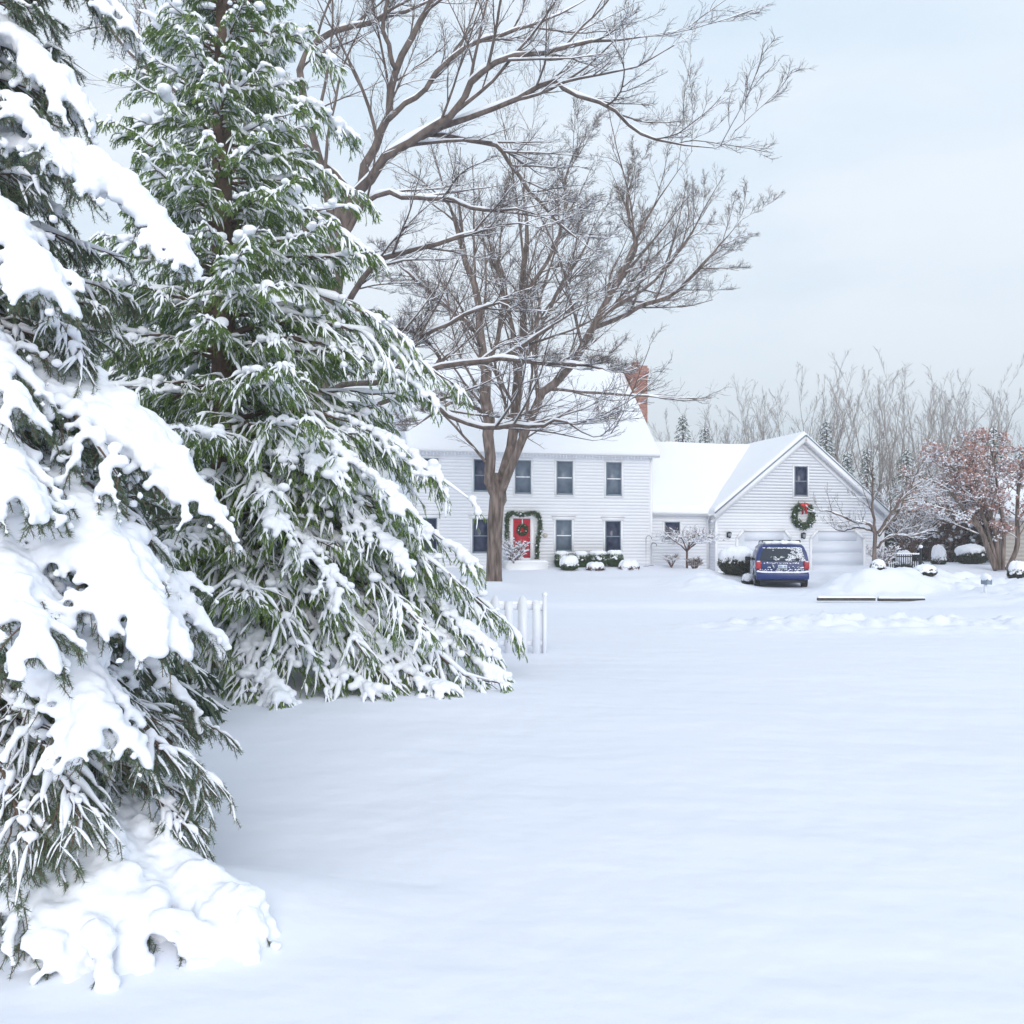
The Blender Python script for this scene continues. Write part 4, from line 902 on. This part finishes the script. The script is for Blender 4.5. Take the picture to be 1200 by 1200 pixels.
conifer(1195, 60, 7.0, 3.0, 'dark conifer at the right edge behind the russet tree', 9)
conifer(452, 40, 3.4, 1.6, 'low snowy conifer between the tall spruce and the house', 10, group='conifers beside the spruce')
conifer(100, 9.0, 3.1, 1.3, 'small snowy spruce between the near and the tall spruce', 11, snow=.55, detail=1.9, group='conifers beside the spruce', zb_=.15)
conifer(170, 17, 6.4, 2.6, 'snowy spruce partly hidden behind the tall spruce on its left', 12, snow=.7, detail=1.5, group='conifers beside the spruce')
# distant hedge line
def hedge(px0, px1, D, h, label, seed, m_='darkleaf'):
    rr = np.random.RandomState(seed); x0, x1 = (px0 - CX) / F * D, (px1 - CX) / F * D; o = thing('hedge', label, 'hedge', ((x0 + x1) / 2, D, gz((x0 + x1) / 2, D)))
    n = int((x1 - x0) * 900); u = rr.rand(n); hh = h * (.75 + .5 * vnoise(u * (x1 - x0) * .5, u * 0 + seed, 3))
    p = np.stack([(u - .5) * (x1 - x0), rr.normal(size=n) * .7, hh * rr.rand(n) ** .7], 1)
    f = MB(); tufts(f, p, 3, .08, .22, rr); f.build('foliage', M[m_], o)
    s = MB(); k = rr.rand(n) < .16; s.blobs(p[k] * [1, 1, 1.02], .07 + .08 * rr.rand(k.sum()), jit=.3); s.build('snow_clumps', M['snow'], o, smooth=True)
hedge(1040, 1150, 58, 3.0, 'dark snowy hedge behind the iron fence', 1, 'darkleaf'); hedge(1100, 1230, 54, 3.4, 'brownish snowy hedge behind the russet tree', 2, 'brown')

# ---------------------------------------------------------------- picket fence
x0, y0, z0 = on(632, 14.6); zt = H + (YH - 697) / F * 14.6 ; zbm = H + (YH - 769) / F * 14.6
fe = thing('picket_fence', 'white pointed picket fence half hidden by the spruce', 'fence', (x0, y0, 0))
ppm = F / 14.6
m = MB(); m.box((.055, -.03, zbm - .1), (.115, .03 + .06, zt - .0)); m.build('post', M['picket'], fe)
m = MB(); m.box((.0, .03, zbm - .1), (.05, .09, zt - .12)); m.build('post', M['picket'], fe)
m = MB()
for z_ in (zt - .19, zbm + .2): m.box((-2.6, 0, z_ - .045), (.05, .028, z_ + .045))
m.build('rail', M['picket'], fe)
k = 0; x = -.045
while x > -2.6:
    tall = k % 2 == 1; wdt = .15 if tall else .125; top = zt if tall else zt - .10
    pts = [(-wdt / 2, zbm - .12), (wdt / 2, zbm - .12), (wdt / 2, top - .14)] + ([(wdt * .36, top - .06), (wdt * .16, top - .015), (0, top), (-wdt * .16, top - .015), (-wdt * .36, top - .06)] if tall else [(wdt / 2, top), (-wdt / 2, top)]) + [(-wdt / 2, top - .14)]
    n = len(pts); m = MB(); m.add([(x + a, -.026, b) for a, b in pts] + [(x + a, -.003, b) for a, b in pts], ngons=[list(range(n))] + [[i, i + n, (i + 1) % n + n, (i + 1) % n] for i in range(n)] + [list(range(n, 2 * n))[::-1]])
    m.build('picket', M['picket'], fe); x -= .215; k += 1
m = MB(); xx = np.arange(-2.6, .1, .05); nb = len(xx)
m.blobs(np.stack([xx, .025 + 0 * xx, zt - .15 + .02 * rs.rand(nb)], 1), np.stack([.05 + 0 * xx, .028 + 0 * xx, .03 + .03 * rs.rand(nb)], 1), sub=2)
m.blobs([(.085, .03, zt)], np.array([[.05, .08, .04]]), sub=2); so = m.build('snow_cap', M['snow'], fe, smooth=True); bake(so, .012, 4)

# ---------------------------------------------------------------- iron fence, post, mailbox, timbers
x0, y0, z0 = on(1040, 43.5); x1 = (1078 - CX) / F * 43.5
fe = thing('iron_fence', 'black iron fence panel beside the garage corner', 'fence', (x0, y0, z0 - .1))
m = MB(); Lf = x1 - x0
for z_ in (.3, .95): m.box((0, -.02, z_), (Lf, .02, z_ + .05))
m.build('rail', M['black'], fe)
for k in range(15): m = MB(); m.box((.02 + k * (Lf - .08) / 14, -.0205, 0), (.05 + k * (Lf - .08) / 14, .0205, 1.08)); m.build('bar', M['black'], fe)
m = MB(); m.box((-.03, -.045, 0), (.02, .045, 1.15)); m.build('post', M['black'], fe); m = MB(); m.box((Lf - .02, -.045, 0), (Lf + .05, .045, 1.15)); m.build('post', M['black'], fe)
m = MB(); xx = np.arange(0, Lf, .12); m.blobs(np.stack([xx, 0 * xx, 1.1 + 0 * xx], 1), np.stack([.09 + 0 * xx, .05 + 0 * xx, .05 + 0 * xx], 1)); m.build('snow_cap', M['snow'], fe, smooth=True)
x, y, z = on(1079, 39.5); po = thing('lamp_post', 'thin dark post with slanting braces in the snow right of the iron fence', 'post', (x, y, z - .1))
m = MB(); m.tube([(0, 0, 0), (0, 0, 1.3)], .05, 8); m.build('pole', M['black'], po)
m = MB(); m.tube([(0, 0, .75), (.55, .0, .12)], .02, 6); m.tube([(0, 0, .55), (.35, -.2, .1)], .02, 6); m.build('brace', M['black'], po)
m = MB(); m.blobs([(0, 0, 1.32)], np.array([[.08, .08, .08]]), sub=2); m.build('snow_cap', M['snow'], po, smooth=True)
x, y, z = on(1156, 30); mb_ = thing('mailbox', 'pale snow-capped mailbox on a post by the road at right', 'mailbox', (x, y, z - .12)); mb_.scale = (.72, .72, .85)
m = MB(); m.box((-.1, -.05, 0), (0, .05, .75)); m.build('post', M['picket'], mb_)
m = MB(); a = np.linspace(0, np.pi, 9); pr = [(-.12, .5)] + [(.0 - .12 * math.cos(q), .62 + .11 * math.sin(q)) for q in a] + [(.12, .5)]
n = len(pr); m.add([(p[0], -.26, p[1]) for p in pr] + [(p[0], .26, p[1]) for p in pr], ngons=[list(range(n)), list(range(n, 2 * n))[::-1]] + [[i + n, (i + 1) % n + n, (i + 1) % n, i][::-1] for i in range(n)]); m.build('box', M['greytrim'], mb_)
m = MB(); m.blobs([(-.02, 0, .78), (0, -.1, .74), (-.03, .1, .76)], np.array([[.17, .22, .14]] * 3), sub=2); m.build('snow_cap', M['snow'], mb_, smooth=True)
for (a, b, py, lab) in ((958, 1025, 704.6, 'longer left-hand dark edging timber lying at the road edge'), (1029, 1083, 705.8, 'shorter right-hand dark edging timber lying at the road edge')):
    D = 28.2; m = MB(); xa, xb = (a - CX) / F * D, (b - CX) / F * D; zc = max(gz((xa + xb) / 2, D), H + (YH - py) / F * D) + .07
    m.box((xa - (xa + xb) / 2, -.07, -.05), (xb - (xa + xb) / 2, .07, .03)); o = thing('edging_timber', lab, 'timber', ((xa + xb) / 2, D, zc), 0, 'edging timbers at the road')
    m.build('beam', M['timber'], o); s = MB(); hl_ = (xb - xa) / 2; snow_sheet(s, (-hl_, -.075, .03), (hl_, -.075, .03), (hl_, .075, .03), (-hl_, .075, .03), .05, 40, 6, edge=.05); s.build('snow_cap', M['snow'], o, smooth=True)
# neighbouring houses
def neighbour(px0, px1, D, zt, depth, rise, label, m_):
    x0, x1 = (px0 - CX) / F * D, (px1 - CX) / F * D; zg_ = gz(x0, D) - .2; o = thing('neighbouring_house', label, 'house', (x0, D, zg_)); Wd = x1 - x0; h = zt - zg_
    w = MB(); siding(w, cst(0), cst(Wd), 0, h, 0, step=.2); siding(w, cst(0), cst(depth), 0, h, 0, -1, axis='t', step=.2)
    siding(w, lambda z: (z - h) / rise * depth / 2, lambda z: depth - (z - h) / rise * depth / 2, h, h + rise - .05, 0, -1, axis='t', step=.2); siding(w, cst(0), cst(depth), 0, h, Wd, 1, axis='t', step=.2); w.build('wall', M[m_], o)
    w = MB(); slab(w, (-.4, -.4, h - .1), (Wd + .4, -.4, h - .1), (Wd + .4, depth / 2, h + rise), (-.4, depth / 2, h + rise), .14); slab(w, (Wd + .4, depth + .4, h - .1), (-.4, depth + .4, h - .1), (-.4, depth / 2, h + rise), (Wd + .4, depth / 2, h + rise), .14); ro = w.build('roof', M['trim'], o)
    w = MB(); snow_sheet(w, (-.4, -.4, h - .1), (Wd + .4, -.4, h - .1), (Wd + .4, depth / 2, h + rise), (-.4, depth / 2, h + rise), .25, 30, 20, edges=(1, 1, 0, 1)); snow_sheet(w, (Wd + .4, depth + .4, h - .1), (-.4, depth + .4, h - .1), (-.4, depth / 2, h + rise), (Wd + .4, depth / 2, h + rise), .25, 20, 14, edges=(1, 1, 0, 1)); w.build('snow_cover', M['rsnow'], ro, smooth=True)
    for k in (.25, .7):
        f = MB(); f.box((Wd * k, -.06, h * .35), (Wd * k + .9, .01, h * .8)); wo = f.build('window', M['trim'], o); f = MB(); f.box((Wd * k + .07, -.066, h * .35 + .07), (Wd * k + .83, -.06, h * .8 - .07)); f.build('pane', M['glass'], wo)
    return o
nb_h = neighbour(1174, 1420, 46, H + (YH - 605) / F * 46, 8, 2.4, 'beige neighbouring house with a snowy roof at the right edge', 'beige')
nb_h.rotation_euler[2] = R(-27)
neighbour(1052, 1110, 74, 4.2, 7, 2.2, 'distant white house with a snowy roof glimpsed through the trees', 'siding')

# ---------------------------------------------------------------- blue van
vx, vy = (917 - CX) / F * 35.7, 35.7
VA = R(-11)
van = thing('parked_van', 'dark blue minivan dusted with snow, seen from behind on the driveway', 'van', (vx, vy, gz(vx, vy) - .02), VA)
def slant(z): return np.where(z > .98, (z - .98) * .42, np.where(z < .5, .0, .0))
st = [(0, .93, .95, .80, .30, 1.02, 1.64), (.10, .965, .975, .82, .28, 1.02, 1.67), (.5, .985, .985, .83, .26, 1.02, 1.71), (1.6, .99, .99, .84, .25, 1.0, 1.73), (2.7, .99, .985, .83, .25, .98, 1.70), (3.3, .985, .97, .78, .25, .98, 1.5), (3.75, .98, .93, .75, .26, .96, 1.12), (4.4, .96, .86, .6, .28, .86, .96), (4.75, .86, .76, .5, .32, .7, .8)]
rings = []
for (y, w0, w1, w2, zs, zb_, zr) in st:
    half = [(0, zs), (w0 * .8, zs), (w0 * .96, zs + .06), (w0, zs + .25), (w0 + .0, (zs + zb_) / 2 + .1), (w1, zb_), ((w1 + w2) / 2 + .02, (zb_ + zr) / 2), (w2, zr - .10), (w2 * .9, zr - .03), (w2 * .6, zr + .01), (0, zr + .025)]
    full = half + [(-a, b) for a, b in half[-2:0:-1]]
    k = max(0, 1 - y / 1.2)
    rings.append([(a, y + float(slant(np.array(b))) * k * 1.0 + .06 * (abs(a) / .98) ** 4 * (y < .05), b) for a, b in full])
Rg = np.array(rings); n = Rg.shape[1]; m = MB()
q = [];
for j in range(len(st) - 1):
    for i in range(n): q.append((j * n + i, j * n + (i + 1) % n, (j + 1) * n + (i + 1) % n, (j + 1) * n + i))
# end caps as strips between mirrored points
capq = []
for e in (0, len(st) - 1):
    for i in range((n // 2)):
        a, b, c, d = i, i + 1, (n - i - 1) % n, (n - i) % n
        f_ = [e * n + a, e * n + b, e * n + c, e * n + d]
        if len(set(f_)) == 4: capq.append(f_ if e else f_[::-1])
tri = []
for e in (0, len(st) - 1): tri.append((e * n + 0, e * n + 1, e * n + n - 1)); tri.append((e * n + n // 2 - 1, e * n + n // 2, e * n + n // 2 + 1))
m.add(Rg.reshape(-1, 3), quads=q + capq, tris=tri); body = m.build('body', M['paint'], van)
bv = body.modifiers.new('b', 'BEVEL'); bv.width = .025; bv.segments = 2; bv.limit_method = 'ANGLE'; bv.angle_limit = R(35)
def rear(x, z, off): return (x, float(slant(np.array(z))) - off, z)
m = MB(); zs_ = np.linspace(1.06, 1.55, 6); v = []
for z in zs_:
    hw_ = .84 - (z - 1.06) * .26
    for u in np.linspace(-1, 1, 9): v.append((u * hw_, (z - .98) * .42 - .012 + .05 * abs(u) ** 4, z))
v = np.array(v); q = [(j * 9 + i, j * 9 + i + 1, (j + 1) * 9 + i + 1, (j + 1) * 9 + i) for j in range(5) for i in range(8)]
m.add(v, quads=q); m.build('rear_window', M['vanglass'], van, smooth=True)
# snow clinging to the rear glass and tailgate
m = MB(); nb = 2600; u = rs.rand(nb) * 2 - 1; z = 1.04 + .52 * rs.rand(nb); dn = .7 * vnoise(u * 6 + 9, z * 11, 4) + .4 * u + .5 * (z > 1.52) + .25 * rs.rand(nb); k = dn > .66; u, z = u[k], z[k]; q = .006 + .010 * rs.rand(len(u))
m.blobs(np.stack([u * (.84 - (z - 1.06) * .26), (z - .98) * .42 - .02 + .05 * np.abs(u) ** 4, z], 1), np.stack([q * 1.5, q * .4, q], 1), jit=.3)
nb = 120; u = rs.rand(nb) * 1.8 - .9; z = rs.choice([.96, .80, .66, .72], nb) + rs.normal(size=nb) * .012; q = .010 + .010 * rs.rand(nb); m.blobs(np.stack([u * .93, -.005 + 0 * u, z], 1), np.stack([q * 1.6, q * .5, q], 1), jit=.3)
m.build('snow_dusting', M['snow'], van, smooth=True)
for s in (-1, 1):   # side windows as three panels each side
    for (ya, yb) in ((.55, 1.45), (1.52, 2.45), (2.52, 3.1)):
        m = MB(); v = []
        for (y, zz_) in ((ya, 1.06), (yb, 1.06), (yb, 1.52 if yb < 3 else 1.36), (ya + .08, 1.54)):
            w_ = .985 + (.83 - .985) * (zz_ - 1.0) / .63 + .022; v.append((s * w_, y, zz_))
        m.add(v, quads=[(0, 1, 2, 3) if s < 0 else (3, 2, 1, 0)]); m.build('side_window', M['vanglass'], van)
for s in (-1, 1):
    m = MB(); m.box((min(s * .79, s * .975), -.025, .74), (max(s * .79, s * .975), .16, 1.05)); o = m.build('tail_light', M['tail'], van); b_ = o.modifiers.new('b', 'BEVEL'); b_.width = .03; b_.segments = 3
    m = MB(); m.box((min(s * .83, s * .95), -.032, 1.0), (max(s * .83, s * .95), -.02, 1.05)); m.build('reflector', M['plate'], o)
m = MB(); m.box((-.97, -.10, .34), (.97, .12, .60)); bo = m.build('bumper', M['paint'], van); b_ = bo.modifiers.new('b', 'BEVEL'); b_.width = .06; b_.segments = 3
m = MB(); xx = np.linspace(-.9, .9, 40); m.blobs(np.stack([xx, -.04 - .03 * (1 - xx ** 2), .615 + .06 * np.abs(xx) ** 6 + 0 * xx], 1), np.stack([.06 + 0 * xx, .07 + 0 * xx, .032 + .01 * rs.rand(40)], 1), sub=2); m.build('snow_cap', M['snow'], bo, smooth=True)
m = MB(); m.box((-.82, -.02, .22), (.82, .3, .335)); m.build('valance', M['plastic'], van)
m = MB(); m.box((-.17, -.022, .76), (.17, -.004, .90)); pl = m.build('licence_plate', M['plate'], van)
m = MB()
for k in range(6):
    if k == 3: continue
    m.box((-.135 + k * .048, -.026, .80), (-.105 + k * .048, -.022, .86))
m.build('plate_digits', M['platetext'], pl)
m = MB(); m.bar((-.38, -.03, .92), (-.30, -.03, .76), .06, .02, (0, 1, 0)); m.build('tailgate_emblem', M['rim'], van)
m = MB(); 
for k in range(5): m.box((-.2 + k * .075, -.012, .955), (-.15 + k * .075, -.002, .985))
m.build('tailgate_lettering', M['rim'], van)
m = MB(); m.bar((.30, .015, 1.08), (.72, .03, 1.13), .03, .03); m.build('wiper', M['plastic'], van)
m = MB(); 
for s in (-1, 1): m.tube([(s * .7, .5, 1.76), (s * .7, .6, 1.82), (s * .7, 2.4, 1.82), (s * .7, 2.5, 1.75)], .02, 6)
m.tube([(-.72, .62, 1.83), (.72, .62, 1.83)], .022, 6); m.tube([(-.7, 2.0, 1.83), (.7, 2.0, 1.83)], .02, 6); m.build('roof_rack', M['plastic'], van)
m = MB(); nb = 260; u = rs.rand(nb) * 2 - 1; y_ = .55 + rs.rand(nb) * 2.5; q = .13 + .04 * rs.rand(nb); m.blobs(np.stack([u * .66, y_, 1.73 + 0 * u], 1), np.stack([q, q * 1.3, q * .72], 1))
nb = 90; u = rs.rand(nb) * 2 - 1; y_ = 3.6 + rs.rand(nb) * .9; m.blobs(np.stack([u * .7, y_, 1.16 - (y_ - 3.6) * .25], 1), np.array([[.14, .16, .08]] * nb)); so = m.build('snow_cover', M['snow'], van, smooth=True); bake(so, .03, 5)
m = MB(); nb = 200; y_ = .4 + rs.rand(nb) * 3; z = .45 + .6 * rs.rand(nb); q = .02 + .03 * rs.rand(nb); m.blobs(np.stack([-.985 + 0 * y_, y_, z], 1), np.stack([q * .3, q * 1.6, q], 1), jit=.3); m.build('snow_dusting', M['snow'], van, smooth=True)
for s in (-1, 1):
    m = MB(); m.box((min(s * 1.0, s * 1.22), 3.15, 1.02), (max(s * 1.0, s * 1.22), 3.28, 1.18)); o = m.build('side_mirror', M['plastic'], van); b_ = o.modifiers.new('b', 'BEVEL'); b_.width = .03; b_.segments = 3
    m = MB(); m.blobs([(s * 1.1, 3.2, 1.25)], np.array([[.11, .1, .09]]), sub=2); m.build('snow_cap', M['snow'], o, smooth=True)
    for y_ in (.85, 3.85):
        w_ = MB(); w_.cyl((s * .88, y_, .33), (1, 0, 0), .33, .22, 30); wo = w_.build('wheel', M['rubber'], van); b_ = wo.modifiers.new('b', 'BEVEL'); b_.width = .03; b_.segments = 2; b_.limit_method = 'ANGLE'
        w_ = MB(); w_.cyl((s * .995, y_, .33), (1, 0, 0), .2, .012, 20)
        for k in range(5): a = k * 1.2566; w_.bar((s * 1.003, y_, .33), (s * 1.003, y_ + .19 * math.cos(a), .33 + .19 * math.sin(a)), .05, .02, (1, 0, 0))
        w_.build('rim', M['rim'], wo)
        w_ = MB(); ph = np.linspace(0, np.pi, 14); w_.tubes(np.stack([s * .985 + 0 * ph, y_ + .38 * np.cos(ph), .33 + .38 * np.sin(ph)], 1)[None], np.full((1, 14), .035), 6); w_.build('wheel_arch', M['plastic'], van)

# ---------------------------------------------------------------- camera, light, sky
cam = bpy.data.cameras.new('camera'); co = bpy.data.objects.new('camera', cam); COL.objects.link(co); scene.camera = co
co.location = (0, 0, H); co.rotation_euler = (R(90), 0, 0); cam.lens = 36 * F / 1200; cam.sensor_width = 36; cam.sensor_fit = 'HORIZONTAL'
cam.shift_y = (YH - 600) / 1200; cam.clip_end = 2000; cam.clip_start = .1
wd_ = bpy.data.worlds.new('World'); scene.world = wd_; wd_.use_nodes = True; nt = wd_.node_tree; bg = nt.nodes['Background']
sky = nt.nodes.new('ShaderNodeTexSky'); sky.sky_type = 'NISHITA'; sky.sun_disc = False; sky.sun_elevation = R(19); sky.sun_rotation = R(172)
sky.air_density = 1.2; sky.dust_density = 2.5
tc = nt.nodes.new('ShaderNodeTexCoord'); mp = nt.nodes.new('ShaderNodeMapping'); mp.inputs['Scale'].default_value = (1, 1, 3.2); nt.links.new(tc.outputs['Generated'], mp.inputs[0])
nz = nt.nodes.new('ShaderNodeTexNoise'); nz.inputs['Scale'].default_value = 1.6; nz.inputs['Detail'].default_value = 7; nz.inputs['Roughness'].default_value = .55; nt.links.new(mp.outputs[0], nz.inputs['Vector'])
rp = nt.nodes.new('ShaderNodeValToRGB'); rp.color_ramp.elements[0].position = .36; rp.color_ramp.elements[1].position = .62
rp.color_ramp.elements[0].color = (7.0, 8.3, 9.6, 1); rp.color_ramp.elements[1].color = (8.9, 9.6, 10.4, 1); nt.links.new(nz.outputs[0], rp.inputs[0])
mx = nt.nodes.new('ShaderNodeMix'); mx.data_type = 'RGBA'; mx.inputs[0].default_value = .88
nt.links.new(sky.outputs[0], mx.inputs[6]); nt.links.new(rp.outputs[0], mx.inputs[7]); nt.links.new(mx.outputs[2], bg.inputs[0]); bg.inputs[1].default_value = .09
sl = bpy.data.lights.new('sun', 'SUN'); sl.energy = 1.55; sl.angle = R(42); sl.color = (1, .97, .93)
so = bpy.data.objects.new('sun', sl); COL.objects.link(so); so.rotation_euler = (R(67), 0, R(8))
# winter air
HAZE = True
if HAZE:
    h = MB(); h.box((-260, -30, -1.5), (260, 420, 40)); ho = h.build('haze', bpy.data.materials.new('haze_air')); ho['kind'] = 'stuff'
    hm = ho.data.materials[0]; hm.use_nodes = True; n_ = hm.node_tree; n_.nodes.clear(); out = n_.nodes.new('ShaderNodeOutputMaterial'); pv = n_.nodes.new('ShaderNodeVolumePrincipled')
    pv.inputs['Color'].default_value = (.90, .95, 1, 1); pv.inputs['Density'].default_value = .0022; pv.inputs['Anisotropy'].default_value = .2; n_.links.new(pv.outputs[0], out.inputs['Volume'])
scene.view_settings.view_transform = 'Standard'; scene.view_settings.look = 'None'; scene.view_settings.exposure = .35; scene.view_settings.gamma = 1
scene.cycles.max_bounces = 6; scene.cycles.diffuse_bounces = 4
